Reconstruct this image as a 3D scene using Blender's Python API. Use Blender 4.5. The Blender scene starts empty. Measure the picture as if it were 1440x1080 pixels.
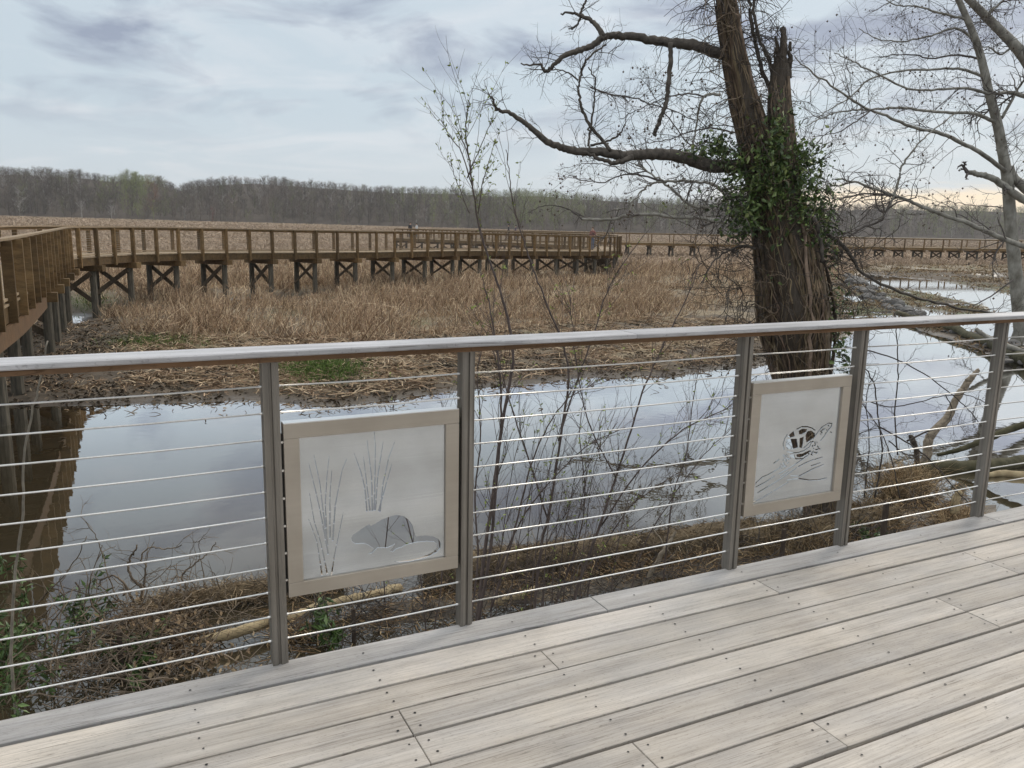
import bpy, bmesh, math, random
import numpy as np
from mathutils import Vector, Matrix
random.seed(7); rng = np.random.default_rng(7)
S = bpy.context.scene
COL = S.collection
R_ = math.radians

# ------------------------------------------------------------------ camera
F_, YAW, PITCH, ROLL, HC, DC = 1157.795, -0.460158, 0.191936, 0.0201545, 1.474893, 2.615976
cy, sy = math.cos(YAW), math.sin(YAW)
FW = np.array([-sy*math.cos(PITCH), cy*math.cos(PITCH), -math.sin(PITCH)])
_r0 = np.array([cy, sy, 0.0]); _u0 = np.cross(_r0, FW)
RT = math.cos(ROLL)*_r0 + math.sin(ROLL)*_u0
UP = -math.sin(ROLL)*_r0 + math.cos(ROLL)*_u0
CAM = np.array([0.0, -DC, HC]); FH = np.array([-sy, cy, 0.0]); RH = np.array([cy, sy, 0.0])
def ray(x, y): return FW + (x-720)/F_*RT - (y-540)/F_*UP
def PZ(x, y, z):
    d = ray(x, y); return CAM + d*(z-CAM[2])/d[2]
def PY(x, y, Y):
    d = ray(x, y); return CAM + d*(Y-CAM[1])/d[1]
def PH(x, y, dh):
    d = ray(x, y); return CAM + d*dh/(d @ FH)
def proj(P):
    d = np.asarray(P, float) - CAM
    z = d @ FW; z = np.where(np.abs(z) < 1e-3, 1e-3, z)
    return 720 + F_*(d @ RT)/z, 540 - F_*(d @ UP)/z, z
cam_d = bpy.data.cameras.new('camera'); cam = bpy.data.objects.new('camera', cam_d); COL.objects.link(cam)
cam_d.sensor_width = 36; cam_d.lens = F_/1440*36; cam_d.clip_end = 6000; cam_d.clip_start = 0.05
M = Matrix.Identity(4)
for i in range(3):
    M[i][0] = RT[i]; M[i][1] = UP[i]; M[i][2] = -FW[i]; M[i][3] = CAM[i]
cam.matrix_world = M
S.camera = cam
S.view_settings.view_transform = 'Standard'; S.view_settings.look = 'None'
S.view_settings.exposure = 0.18; S.view_settings.gamma = 1.0
S.cycles.max_bounces = 6; S.cycles.transparent_max_bounces = 8

# ------------------------------------------------------------------ numpy noise
def _hash(ix, iy, seed):
    h = (ix.astype(np.int64)*374761393 + iy.astype(np.int64)*668265263 + seed*1442695) & 0xffffffff
    h = ((h ^ (h >> 13))*1274126177) & 0xffffffff
    return ((h ^ (h >> 16)) & 0xffff)/65535.0
def vnoise(x, y, seed=0):
    x = np.asarray(x, float); y = np.asarray(y, float)
    ix = np.floor(x); iy = np.floor(y); fx = x-ix; fy = y-iy
    fx = fx*fx*(3-2*fx); fy = fy*fy*(3-2*fy)
    a = _hash(ix, iy, seed); b = _hash(ix+1, iy, seed); c = _hash(ix, iy+1, seed); d = _hash(ix+1, iy+1, seed)
    return (a*(1-fx)+b*fx)*(1-fy) + (c*(1-fx)+d*fx)*fy
def fbm(x, y, seed=0, o=4):
    s = 0; a = .5; t = 0
    for k in range(o):
        s = s + a*vnoise(x*2**k, y*2**k, seed+k*17); t += a; a *= .5
    return s/t
def sstep(a, b, x): t = np.clip((x-a)/(b-a), 0, 1); return t*t*(3-2*t)

# ------------------------------------------------------------------ mesh builder
class MB:
    def __init__(self): self.v = []; self.f = []; self.c = []; self.n = 0; self.smooth = False
    def add(self, v, *faces, col=None):
        v = np.asarray(v, np.float32).reshape(-1, 3)
        for f in faces:
            f = np.asarray(f, np.int64)
            if f.size: self.f.append(f + self.n)
        self.v.append(v)
        c = np.ones((len(v), 4), np.float32)
        if col is not None: c[:, :3] = col
        self.c.append(c)
        self.n += len(v)
    def box(self, x0, x1, y0, y1, z0, z1, col=None, bev=0.0, M=None):
        if bev <= 0:
            v = np.array([[x0,y0,z0],[x1,y0,z0],[x1,y1,z0],[x0,y1,z0],[x0,y0,z1],[x1,y0,z1],[x1,y1,z1],[x0,y1,z1]], float)
            f = [[0,3,2,1],[4,5,6,7],[0,1,5,4],[1,2,6,5],[2,3,7,6],[3,0,4,7]]
            if M is not None: v = v @ M[0].T + M[1]
            self.add(v, f, col=col)
        else:
            b = bev
            v = []
            for (zz, i) in ((z0, b), (z0+b, 0), (z1-b, 0), (z1, b)):
                v += [[x0+i,y0+i,zz],[x1-i,y0+i,zz],[x1-i,y1-i,zz],[x0+i,y1-i,zz]]
            f = [[0,3,2,1],[12,13,14,15]]
            for k in range(3):
                for j in range(4):
                    f.append([k*4+j, k*4+(j+1)%4, (k+1)*4+(j+1)%4, (k+1)*4+j])
            v = np.array(v, float)
            if M is not None: v = v @ M[0].T + M[1]
            self.add(v, f, col=col)
    def beam(self, a, b, w, h, col=None, up=(0,0,1)):
        a = np.asarray(a, float); b = np.asarray(b, float); t = b-a; L = np.linalg.norm(t); t /= L
        up = np.asarray(up, float); s = np.cross(t, up); s /= np.linalg.norm(s); u = np.cross(s, t)
        Mx = (np.array([t, s, u]).T, a)
        self.box(0, L, -w/2, w/2, -h/2, h/2, col=col, M=Mx)
    def tube(self, pts, rad, n=6, col=None, cap=True, rough=0.0):
        P = np.asarray(pts, float); m = len(P); rad = np.broadcast_to(np.asarray(rad, float), (m,))
        T = np.gradient(P, axis=0); T /= (np.linalg.norm(T, axis=1, keepdims=True)+1e-12)
        ref = np.array([0., 0, 1.]) if abs(T[0][2]) < .9 else np.array([1., 0, 0])
        A = np.cross(T, ref); nn = np.linalg.norm(A, axis=1, keepdims=True)
        bad = nn[:, 0] < 1e-3
        if bad.any(): A[bad] = np.cross(T[bad], np.array([0.3, .9, .1])); nn = np.linalg.norm(A, axis=1, keepdims=True)
        A /= nn; B = np.cross(T, A)
        a = np.arange(n)*2*math.pi/n
        rr = rad[:, None]*(np.ones((m, n)) if rough == 0 else 1+rough*rng.uniform(-1, 1, (m, n)))
        V = P[:, None, :] + rr[..., None]*(np.cos(a)[None, :, None]*A[:, None, :] + np.sin(a)[None, :, None]*B[:, None, :])
        i = np.arange(m-1)[:, None]*n; j = np.arange(n)[None, :]; j2 = (j+1) % n
        q = np.stack([i+j, i+j2, i+n+j2, i+n+j], -1).reshape(-1, 4)
        fs = [q]
        V = V.reshape(-1, 3)
        if cap:
            V = np.vstack([V, P[:1], P[-1:]]); k = m*n
            jj = np.arange(n); t1 = np.stack([np.full(n, k), (jj+1) % n, jj], -1)
            t2 = np.stack([np.full(n, k+1), (m-1)*n+jj, (m-1)*n+(jj+1) % n], -1)
            fs += [t1, t2]
        self.add(V, *fs, col=col)
    def build(self, name, mats, parent=None, smooth=None, loc=None, matidx=None):
        me = bpy.data.meshes.new(name)
        V = np.concatenate(self.v) if self.v else np.zeros((0, 3), np.float32)
        if loc is not None: V = V - np.asarray(loc, np.float32)
        ls = [f for f in self.f]
        nl = sum(f.size for f in ls); npoly = sum(len(f) for f in ls)
        me.vertices.add(len(V)); me.vertices.foreach_set('co', V.astype(np.float32).ravel())
        me.loops.add(nl); me.polygons.add(npoly)
        me.loops.foreach_set('vertex_index', np.concatenate([f.ravel() for f in ls]).astype(np.int32))
        tot = np.concatenate([np.full(len(f), f.shape[1], np.int32) for f in ls])
        st = np.concatenate([[0], np.cumsum(tot)[:-1]]).astype(np.int32)
        me.polygons.foreach_set('loop_start', st)
        me.update(calc_edges=True)
        me.attributes.new('col', 'FLOAT_COLOR', 'POINT').data.foreach_set('color', np.concatenate(self.c).ravel())
        me.polygons.foreach_set('use_smooth', np.full(npoly, bool(self.smooth if smooth is None else smooth)))
        me.materials.append(mats)
        me.validate()
        o = bpy.data.objects.new(name, me); COL.objects.link(o)
        if loc is not None: o.location = Vector([float(q) for q in loc])
        if parent is not None: o.parent = parent
        return o
def tag(o, label=None, cat=None, group=None, kind=None):
    if label: o['label'] = label
    if cat: o['category'] = cat
    if group: o['group'] = group
    if kind: o['kind'] = kind
    return o
def thing(name, label, cat, group=None, loc=None):
    o = bpy.data.objects.new(name, None); COL.objects.link(o); o.empty_display_size = .1
    return tag(o, label, cat, group)
def spline(pts, n=8):
    """Catmull-Rom through pts (any dims), n samples per span."""
    P = np.asarray(pts, float)
    if len(P) < 3:
        t = np.linspace(0, 1, n+1)[:, None]; return P[0]*(1-t)+P[-1]*t
    Q = np.vstack([2*P[0]-P[1], P, 2*P[-1]-P[-2]]); out = []
    for i in range(1, len(Q)-2):
        p0, p1, p2, p3 = Q[i-1], Q[i], Q[i+1], Q[i+2]
        t = np.linspace(0, 1, n, endpoint=False)[:, None]
        out.append(.5*((2*p1)+(-p0+p2)*t+(2*p0-5*p1+4*p2-p3)*t*t+(-p0+3*p1-3*p2+p3)*t**3))
    out.append(Q[-2][None]); return np.vstack(out)

# ------------------------------------------------------------------ materials
def newmat(name):
    m = bpy.data.materials.new(name); m.use_nodes = True; nt = m.node_tree
    b = nt.nodes['Principled BSDF']; return m, nt, b
def N(nt, t, **kw):
    n = nt.nodes.new(t)
    for k, v in kw.items(): setattr(n, k, v)
    return n
def ramp(nt, stops, src=None):
    r = N(nt, 'ShaderNodeValToRGB'); e = r.color_ramp.elements
    while len(e) < len(stops): e.new(.5)
    for i, (p, c) in enumerate(stops): e[i].position = p; e[i].color = (*c, 1) if len(c) == 3 else c
    if src is not None: nt.links.new(src, r.inputs[0])
    return r
def noise(nt, scale, detail=4, rough=.55, vec=None, dist=0.0):
    n = N(nt, 'ShaderNodeTexNoise'); n.inputs['Scale'].default_value = scale; n.inputs['Detail'].default_value = detail
    n.inputs['Roughness'].default_value = rough; n.inputs['Distortion'].default_value = dist
    if vec is not None: nt.links.new(vec, n.inputs['Vector'])
    return n
def mapped(nt, scale, coord='Object', rot=(0, 0, 0)):
    tc = N(nt, 'ShaderNodeTexCoord'); mp = N(nt, 'ShaderNodeMapping')
    mp.inputs['Scale'].default_value = scale; mp.inputs['Rotation'].default_value = rot
    nt.links.new(tc.outputs[coord], mp.inputs[0]); return mp.outputs[0]
def mul(nt, a, b, fac=1.0, mode='MULTIPLY'):
    m = N(nt, 'ShaderNodeMix', data_type='RGBA', blend_type=mode); m.inputs['Factor'].default_value = fac
    nt.links.new(a, m.inputs[6])
    if isinstance(b, tuple): m.inputs[7].default_value = (*b, 1)
    else: nt.links.new(b, m.inputs[7])
    return m.outputs[2]
def bump(nt, b, h, strength, dist=.01):
    bp = N(nt, 'ShaderNodeBump'); bp.inputs['Strength'].default_value = strength; bp.inputs['Distance'].default_value = dist
    nt.links.new(h, bp.inputs['Height']); nt.links.new(bp.outputs[0], b.inputs['Normal'])
def simple(name, c1, c2, scale=8, rough=.8, metal=0.0, stretch=(1, 1, 1), bmp=.3, bdist=.01, attr=False, spec=.3, detail=5):
    m, nt, b = newmat(name)
    v = mapped(nt, stretch); n = noise(nt, scale, detail, .6, v)
    r = ramp(nt, [(.3, c1), (.7, c2)], n.outputs['Fac']); out = r.outputs[0]
    if attr:
        a = N(nt, 'ShaderNodeAttribute', attribute_name='col'); out = mul(nt, out, a.outputs['Color'])
    nt.links.new(out, b.inputs['Base Color']); b.inputs['Roughness'].default_value = rough
    b.inputs['Metallic'].default_value = metal; b.inputs['Specular IOR Level'].default_value = spec
    if bmp: bump(nt, b, n.outputs['Fac'], bmp, bdist)
    return m
def attrmat(name, rough=.8, spec=.2, nscale=0, trans=0.0):
    m, nt, b = newmat(name)
    a = N(nt, 'ShaderNodeAttribute', attribute_name='col'); out = a.outputs['Color']
    if nscale:
        n = noise(nt, nscale, 3, .6, mapped(nt, (1, 1, 1))); r = ramp(nt, [(.25, (.6, .6, .6)), (.75, (1.25, 1.25, 1.25))], n.outputs['Fac'])
        out = mul(nt, out, r.outputs[0])
    nt.links.new(out, b.inputs['Base Color']); b.inputs['Roughness'].default_value = rough
    b.inputs['Specular IOR Level'].default_value = spec
    return m

# weathered plank: grain runs along object X
def plank_mat(name, dark, light, warm, warmfac=.5, rings=True, rough=.75, tint_lo=.80):
    m, nt, b = newmat(name)
    a = N(nt, 'ShaderNodeAttribute', attribute_name='col')   # per-board tint and offset
    tc = N(nt, 'ShaderNodeTexCoord')
    off = N(nt, 'ShaderNodeVectorMath', operation='MULTIPLY_ADD')
    nt.links.new(a.outputs['Color'], off.inputs[0]); off.inputs[1].default_value = (37.0, 0.0, 53.0)
    nt.links.new(tc.outputs['Object'], off.inputs[2])
    def mp(s):
        q = N(nt, 'ShaderNodeMapping'); q.inputs['Scale'].default_value = s; nt.links.new(off.outputs[0], q.inputs[0]); return q.outputs[0]
    fine = noise(nt, 1, 6, .65, mp((5, 170, 40)))
    mid = noise(nt, 1, 4, .6, mp((1.6, 26, 8)), .4)
    blot = noise(nt, 1, 4, .6, mp((3.2, 7, 5)))
    spk = noise(nt, 1, 3, .7, mp((60, 220, 60)))
    r1 = ramp(nt, [(.28, dark), (.72, light)], mid.outputs['Fac'])
    r2 = ramp(nt, [(.30, (.76, .75, .74)), (.54, (1.04, 1.04, 1.04))], fine.outputs['Fac'])
    c = mul(nt, r1.outputs[0], r2.outputs[0])
    r4 = ramp(nt, [(.30, (.62, .61, .6)), (.42, (1, 1, 1))], spk.outputs['Fac']); c = mul(nt, c, r4.outputs[0], .8)
    r3 = ramp(nt, [(.35, (.84, .85, .87)), (.7, warm)], blot.outputs['Fac']); c = mul(nt, c, r3.outputs[0], warmfac+.4)
    if rings:
        w = N(nt, 'ShaderNodeTexWave', wave_type='RINGS', rings_direction='SPHERICAL'); w.inputs['Scale'].default_value = 1.0
        w.inputs['Distortion'].default_value = 3.0; w.inputs['Detail'].default_value = 3; w.inputs['Detail Scale'].default_value = .8
        nt.links.new(mp((1.1, 26, 14)), w.inputs[0])
        r5 = ramp(nt, [(.0, (.82, .81, .8)), (.25, (1, 1, 1))], w.outputs['Fac']); c = mul(nt, c, r5.outputs[0], .55)
    ck = noise(nt, 1, 3, .5, mp((1.0, 62, 14)), .3); r7 = ramp(nt, [(.488, (1, 1, 1)), (.497, (.55, .53, .51)), (.503, (.55, .53, .51)), (.512, (1, 1, 1))], ck.outputs['Fac'])
    ckm = noise(nt, 1, 2, .5, mp((.9, 5, 5))); r8 = ramp(nt, [(.52, (0, 0, 0)), (.60, (1, 1, 1))], ckm.outputs['Fac'])
    kk = N(nt, 'ShaderNodeMix', data_type='RGBA', blend_type='MULTIPLY'); nt.links.new(r8.outputs[0], kk.inputs['Factor']); nt.links.new(c, kk.inputs[6]); nt.links.new(r7.outputs[0], kk.inputs[7]); c = kk.outputs[2]
    st = noise(nt, 1.7, 6, .62, tc.outputs['Object'], .6); r6 = ramp(nt, [(.34, (.84, .835, .83)), (.52, (1, 1, 1)), (.75, (1.05, 1.05, 1.06))], st.outputs['Fac']); c = mul(nt, c, r6.outputs[0])
    sep = N(nt, 'ShaderNodeSeparateColor'); nt.links.new(a.outputs['Color'], sep.inputs[0])
    tint = N(nt, 'ShaderNodeMapRange'); tint.inputs['To Min'].default_value = tint_lo; tint.inputs['To Max'].default_value = 1.12
    nt.links.new(sep.outputs[1], tint.inputs[0])
    v = N(nt, 'ShaderNodeVectorMath', operation='SCALE'); nt.links.new(c, v.inputs[0]); nt.links.new(tint.outputs[0], v.inputs['Scale'])
    nt.links.new(v.outputs[0], b.inputs['Base Color']); b.inputs['Roughness'].default_value = rough; b.inputs['Specular IOR Level'].default_value = .25
    bump(nt, b, fine.outputs['Fac'], .35, .002)
    return m
M_deck = plank_mat('weathered_deck_wood', (.455, .412, .362), (.595, .545, .485), (1.02, 1.0, .965))
M_edge = plank_mat('grey_edge_wood', (.355, .338, .318), (.49, .472, .452), (1.02, 1.0, .975), rings=False)
M_cap = plank_mat('silvered_rail_wood', (.40, .385, .375), (.70, .69, .69), (1.0, .99, 1.0), rings=False, rough=.38)
M_sub = plank_mat('brown_rail_wood', (.13, .075, .04), (.25, .155, .09), (1.05, .95, .85), rings=False)
M_walk = plank_mat('treated_walkway_wood', (.13, .082, .036), (.27, .178, .082), (1.05, .95, .85), rings=False, tint_lo=.55)
M_walkdeck = plank_mat('bleached_walkway_boards', (.28, .21, .13), (.43, .34, .23), (1.05, .98, .9), rings=False)
M_pile = simple('greened_pile_wood', (.055, .05, .038), (.15, .128, .096), 3, .85, stretch=(6, 6, 1), bmp=.4)
M_brace = simple('dark_brace_wood', (.07, .05, .032), (.15, .11, .07), 4, .8, stretch=(4, 4, 2))
M_screw = simple('dark_screw_steel', (.015, .013, .012), (.03, .028, .026), 50, .5)
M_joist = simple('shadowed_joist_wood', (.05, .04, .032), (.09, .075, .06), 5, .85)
def steel(name, c, rough, stretch, var=.12, metal=1.0):
    m, nt, b = newmat(name)
    n = noise(nt, 1, 5, .65, mapped(nt, stretch)); n2 = noise(nt, 5, 3, .5, mapped(nt, (1, 1, 1)))
    r = ramp(nt, [(.3, tuple(x*(1-var*1.6) for x in c)), (.7, tuple(x*(1+var) for x in c))], n.outputs['Fac'])
    r2 = ramp(nt, [(.3, (.86, .85, .83)), (.7, (1.05, 1.05, 1.05))], n2.outputs['Fac'])
    nt.links.new(mul(nt, r.outputs[0], r2.outputs[0]), b.inputs['Base Color']); b.inputs['Metallic'].default_value = metal
    rr = N(nt, 'ShaderNodeMapRange'); rr.inputs['To Min'].default_value = rough*.8; rr.inputs['To Max'].default_value = rough*1.25
    nt.links.new(n.outputs['Fac'], rr.inputs[0]); nt.links.new(rr.outputs[0], b.inputs['Roughness'])
    bump(nt, b, n.outputs['Fac'], .06, .002)
    return m
M_post = steel('weathered_post_steel', (.25, .228, .20), .42, (70, 70, 1.2), .24, metal=.55)
M_frame = steel('satin_frame_steel', (.43, .375, .31), .55, (2, 60, 60), .04, .35)
M_sheet = steel('brushed_sheet_steel', (.60, .635, .665), .075, (3, 40, 140), .02, .75)
M_cable = steel('cable_steel', (.80, .79, .77), .35, (200, 10, 10), .05)

# ------------------------------------------------------------------ world and sun
SUN_EL, SUN_AZ = R_(34), None
sun_dir = np.array([0.80, 0.35, 0.0]); sun_dir /= np.linalg.norm(sun_dir)
sun_dir = np.array([sun_dir[0]*math.cos(SUN_EL), sun_dir[1]*math.cos(SUN_EL), math.sin(SUN_EL)])
W = bpy.data.worlds.new('World'); S.world = W; W.use_nodes = True; nt = W.node_tree
bg = nt.nodes['Background']; bg.inputs['Strength'].default_value = 0.1
sky = N(nt, 'ShaderNodeTexSky', sky_type='NISHITA'); sky.sun_disc = False; sky.sun_elevation = SUN_EL
sky.sun_rotation = math.atan2(sun_dir[0], sun_dir[1]); sky.altitude = 10; sky.air_density = 1.0; sky.dust_density = 2.0
tc = N(nt, 'ShaderNodeTexCoord'); sp = N(nt, 'ShaderNodeSeparateXYZ'); nt.links.new(tc.outputs['Generated'], sp.inputs[0])
def mth(op, a, b=None, c=None, clamp=False):
    n = N(nt, 'ShaderNodeMath', operation=op); n.use_clamp = clamp
    for i, x in enumerate((a, b, c)):
        if x is None: continue
        if isinstance(x, (int, float)): n.inputs[i].default_value = x
        else: nt.links.new(x, n.inputs[i])
    return n.outputs[0]
zc = mth('MAXIMUM', sp.outputs[2], 0.0); den = mth('ADD', zc, 0.16)
# cloud-layer coordinates, turned so that u runs to the right of the view
uu = mth('ADD', mth('MULTIPLY', sp.outputs[0], float(RH[0])), mth('MULTIPLY', sp.outputs[1], float(RH[1])))
vv = mth('ADD', mth('MULTIPLY', sp.outputs[0], float(FH[0])), mth('MULTIPLY', sp.outputs[1], float(FH[1])))
cx = N(nt, 'ShaderNodeCombineXYZ'); nt.links.new(mth('DIVIDE', uu, den), cx.inputs[0]); nt.links.new(mth('DIVIDE', vv, den), cx.inputs[1])
def cmap(sx, sy_, ox, oy):
    q = N(nt, 'ShaderNodeMapping'); q.inputs['Scale'].default_value = (sx, sy_, 1); q.inputs['Location'].default_value = (ox, oy, 0)
    nt.links.new(cx.outputs[0], q.inputs[0]); return q.outputs[0]
n1 = noise(nt, 1.0, 8, .55, cmap(1.9, 1.55, 3.1, 1.7), .55)
n2 = noise(nt, 1.0, 7, .6, cmap(1.1, 1.4, 7.3, 4.2), .9)
n3 = noise(nt, 1.0, 5, .5, cmap(1.7, 2.6, 1.3, 9.2), .3)
K = 8.9
def c10(c): return tuple(K*((x/255/12.92) if x/255 <= .04045 else ((x/255+.055)/1.055)**2.4) for x in c)
elev = ramp(nt, [(0.0, c10((216, 225, 232))), (.12, c10((203, 217, 227))), (.30, c10((206, 219, 229))), (.42, tuple(1.25*q for q in c10((203, 214, 222)))), (.62, tuple(2.1*q for q in c10((208, 213, 216)))), (1.0, tuple(3.3*q for q in c10((214, 213, 210))))], zc)
light = mul(nt, elev.outputs[0], c10((233, 236, 241)), 0.0, 'MIX'); lm = nt.nodes[-1]
lf = ramp(nt, [(.48, (0, 0, 0)), (.72, (.75, .75, .75))], n2.outputs['Fac'])
mixn = [n for n in nt.nodes if n.bl_idname == 'ShaderNodeMix'][-1]; nt.links.new(lf.outputs[0], mixn.inputs['Factor'])
dk = N(nt, 'ShaderNodeMix', data_type='RGBA'); nt.links.new(light, dk.inputs[6]); dk.inputs[7].default_value = (*c10((158, 168, 188)), 1)
hz = N(nt, 'ShaderNodeMapRange'); hz.inputs['From Min'].default_value = .07; hz.inputs['From Max'].default_value = .17; nt.links.new(zc, hz.inputs[0])
df = ramp(nt, [(.48, (0, 0, 0)), (.55, (.4, .4, .4)), (.64, (1, 1, 1))], n1.outputs['Fac'])
nt.links.new(mth('MULTIPLY', df.outputs[0], hz.outputs[0]), dk.inputs['Factor'])
# the glow where the clouds break near the horizon, to the right
gd = PH(1420, 250, 100) - CAM; gd = gd/np.linalg.norm(gd)
vmn = N(nt, 'ShaderNodeVectorMath', operation='DOT_PRODUCT'); nt.links.new(tc.outputs['Generated'], vmn.inputs[0]); vmn.inputs[1].default_value = tuple(gd)
ga = N(nt, 'ShaderNodeMapRange', interpolation_type='SMOOTHSTEP'); ga.inputs['From Min'].default_value = .945; ga.inputs['From Max'].default_value = .99; nt.links.new(vmn.outputs['Value'], ga.inputs[0])
gz = N(nt, 'ShaderNodeMapRange', interpolation_type='SMOOTHSTEP'); gz.inputs['From Min'].default_value = .052; gz.inputs['From Max'].default_value = .036
gn = mth('ADD', zc, mth('MULTIPLY', mth('SUBTRACT', n3.outputs['Fac'], .5), .035)); nt.links.new(gn, gz.inputs[0])
gl = N(nt, 'ShaderNodeMix', data_type='RGBA'); nt.links.new(dk.outputs[2], gl.inputs[6]); gl.inputs[7].default_value = (*tuple(1.12*q for q in c10((255, 234, 202))), 1)
nt.links.new(mth('MULTIPLY', ga.outputs[0], gz.outputs[0]), gl.inputs['Factor'])
fin = N(nt, 'ShaderNodeMix', data_type='RGBA'); fin.inputs['Factor'].default_value = .93
nt.links.new(sky.outputs[0], fin.inputs[6]); nt.links.new(gl.outputs[2], fin.inputs[7]); nt.links.new(fin.outputs[2], bg.inputs['Color'])
sl = bpy.data.lights.new('sun', 'SUN'); sl.energy = 1.25; sl.angle = R_(14); sl.color = (1.0, .91, .79)
so = bpy.data.objects.new('sun', sl); COL.objects.link(so)
so.rotation_euler = Vector(tuple(-sun_dir)).to_track_quat('-Z', 'Y').to_euler()

# ------------------------------------------------------------------ deck
GAPS = [-.115, -.2687, -.4092, -.555, -.698, -.8426]
edges = [.022] + GAPS + [-.8426-.1447*k for k in range(1, 30)]
JOIST = [1.29+.565*k for k in range(-14, 22)]
X0, X1 = -6.6, 13.0
mbe, mbd, mbs = MB(), MB(), MB()
known = {0: [1.682], 1: [2.42], 2: [1.295], 3: [3.55], 4: [2.985, .725], 5: [2.985], 6: [], 7: []}
def row_of(px, py):
    y = PZ(px, py, 0)[1]
    for i in range(len(edges)-1):
        if edges[i] >= y > edges[i+1]: return i
for (px, py) in ((1335, 850), (1384, 876), (572, 1015), (1163, 1036), (900, 1060), (1415, 801)):
    known.setdefault(row_of(px, py), []).append(min(JOIST, key=lambda j: abs(j-PZ(px, py, 0)[0])))
for i in range(len(edges)-1):
    y1, y0 = edges[i], edges[i+1]
    g1 = .0045 if i else 0; g0 = .0045
    if i == 0: g0 = .0085
    if i == 1: g1 = .0085
    w = [.0075, .0125, .008, .012, .007, .013][i % 6]
    if i > 0: g0 = w/2+.0006
    if i > 1: g1 = [.0075, .0125, .008, .012, .007, .013][(i-1) % 6]/2+.0006
    js = sorted(set(known.get(i, [])))
    lo = (js[0] if js else 1.0) - 0.1
    x = min(js) if js else None
    if not js:
        js = [random.choice(JOIST)]
    while js[0] - X0 > 3.6: js.insert(0, min(JOIST, key=lambda j: abs(j-(js[0]-random.choice([2.26, 2.825, 3.39])))))
    while X1 - js[-1] > 3.6: js.append(min(JOIST, key=lambda j: abs(j-(js[-1]+random.choice([2.26, 2.825, 3.39])))))
    cuts = [X0]+js+[X1]
    for a, b in zip(cuts[:-1], cuts[1:]):
        if b-a < .05: continue
        c = rng.uniform(0, 1, 3); dz = rng.uniform(-.0012, .0012)
        (mbe if i == 0 else mbd).box(a+.0015, b-.0015, y0+g0, y1-g1, -.036+dz, dz, col=c, bev=.0018)
    for jx in JOIST:
        if not (X0+.05 < jx < X1-.05): continue
        near = any(abs(jx-q) < .02 for q in js)
        for dx in ((-.034, .034) if near else (0.0,)):
            for t in ((.5,) if i == 0 else (.27, .73)):
                xx = jx+dx+rng.uniform(-.006, .006); yy = y1+(y0-y1)*t+rng.uniform(-.008, .008)
                if xx < -1.5 and yy < -1: continue
                a = np.arange(8)*math.pi/4; r = rng.uniform(.0032, .0045)
                v = np.stack([xx+r*np.cos(a), yy+r*np.sin(a), np.full(8, .0022)], -1)
                mbs.add(v, [list(range(8))])
deck = mbd.build('deck', M_deck); tag(deck, 'weathered grey plank deck in the foreground with dark gaps and screws', 'deck', kind='structure')
eb = mbe.build('edge_board', M_edge, deck); tag(eb, 'greyer outer board along the railing')
tag(mbs.build('screw', M_screw, deck), kind='stuff')
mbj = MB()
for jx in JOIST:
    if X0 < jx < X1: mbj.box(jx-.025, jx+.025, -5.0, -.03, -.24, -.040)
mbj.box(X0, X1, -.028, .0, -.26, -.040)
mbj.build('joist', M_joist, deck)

# ------------------------------------------------------------------ railing
railing = thing('railing', 'grey steel post and cable railing under a weathered wooden handrail along the deck edge', 'railing')
PX = [(q[0]+.001, q[1]-.0015) for q in [(-1.60, -1.548), (-.59, -.538), (.422, .476), (1.102, 1.153), (2.375, 2.428), (3.057, 3.109), (4.063, 4.115), (5.33, 5.382), (6.01, 6.062), (7.02, 7.072)]]
def post_profile(x0, x1):
    w = x1-x0
    return [(x0, 0), (x0+.018, 0), (x0+.0205, .007), (x0+.0265, .007), (x0+.029, 0), (x0+.041, 0), (x0+.0425, .004), (x1, .004), (x1, .048), (x0+.034, .048), (x0+.031, .042), (x0+.022, .042), (x0+.019, .048), (x0, .048)]
CABZ = [.953-.0874*k for k in range(11)]
for (a, b) in PX:
    pf = post_profile(a, b); n = len(pf); mb = MB()
    v = [(x, y, -.0) for x, y in pf]+[(x, y, 1.0375) for x, y in pf]
    # the rear half of the post runs down past the deck edge
    mb.add(v, [[i, (i+1) % n, n+(i+1) % n, n+i] for i in range(n)], [list(range(n-1, -1, -1))], [list(range(n, 2*n))])
    mb.box(a+.002, b-.002, .0235, .0465, -.30, -.0005)
    mb.box(a-.008, b+.008, -.004, .054, 1.0328, 1.0374)
    mb.build('post', M_post, railing)
for z in CABZ:                                  # a cable swells into its fittings where it meets a post; none runs behind a panel
    ends = [-3.2]+[q for ab in PX for q in ab]+[8.2]; runs = [[]]
    for xa, xb in zip(ends[::2], ends[1::2]):
        if .23 < z < .84 and (abs(xa-.4745) < .01 or abs(xa-2.4265) < .01): runs.append([]); continue
        for x, r in ((xa, .0046), (xa+.008, .0046), (xa+.009, .003), (xa+(xb-xa)*.33, .003), (xa+(xb-xa)*.66, .003), (xb-.009, .003), (xb-.008, .0046), (xb, .0046)):
            runs[-1].append((x, .026, z-.004*(xb-xa)*4*((x-xa)/(xb-xa))*(1-(x-xa)/(xb-xa)), r))
    for q in runs:
        q = np.array(q); mb = MB(); mb.tube(q[:, :3], q[:, 3], 6); mb.build('cable', M_cable, railing, smooth=True)
for (a, b) in ((-3.4, -.9), (-.9, 1.80), (1.80, 4.9), (4.9, 8.3)):
    mb = MB(); mb.box(a+.0006, b-.0006, -.045, .087, 1.0565, 1.0748, col=rng.uniform(0, 1, 3), bev=.0035)
    mb.build('handrail', M_cap, railing)
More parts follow.
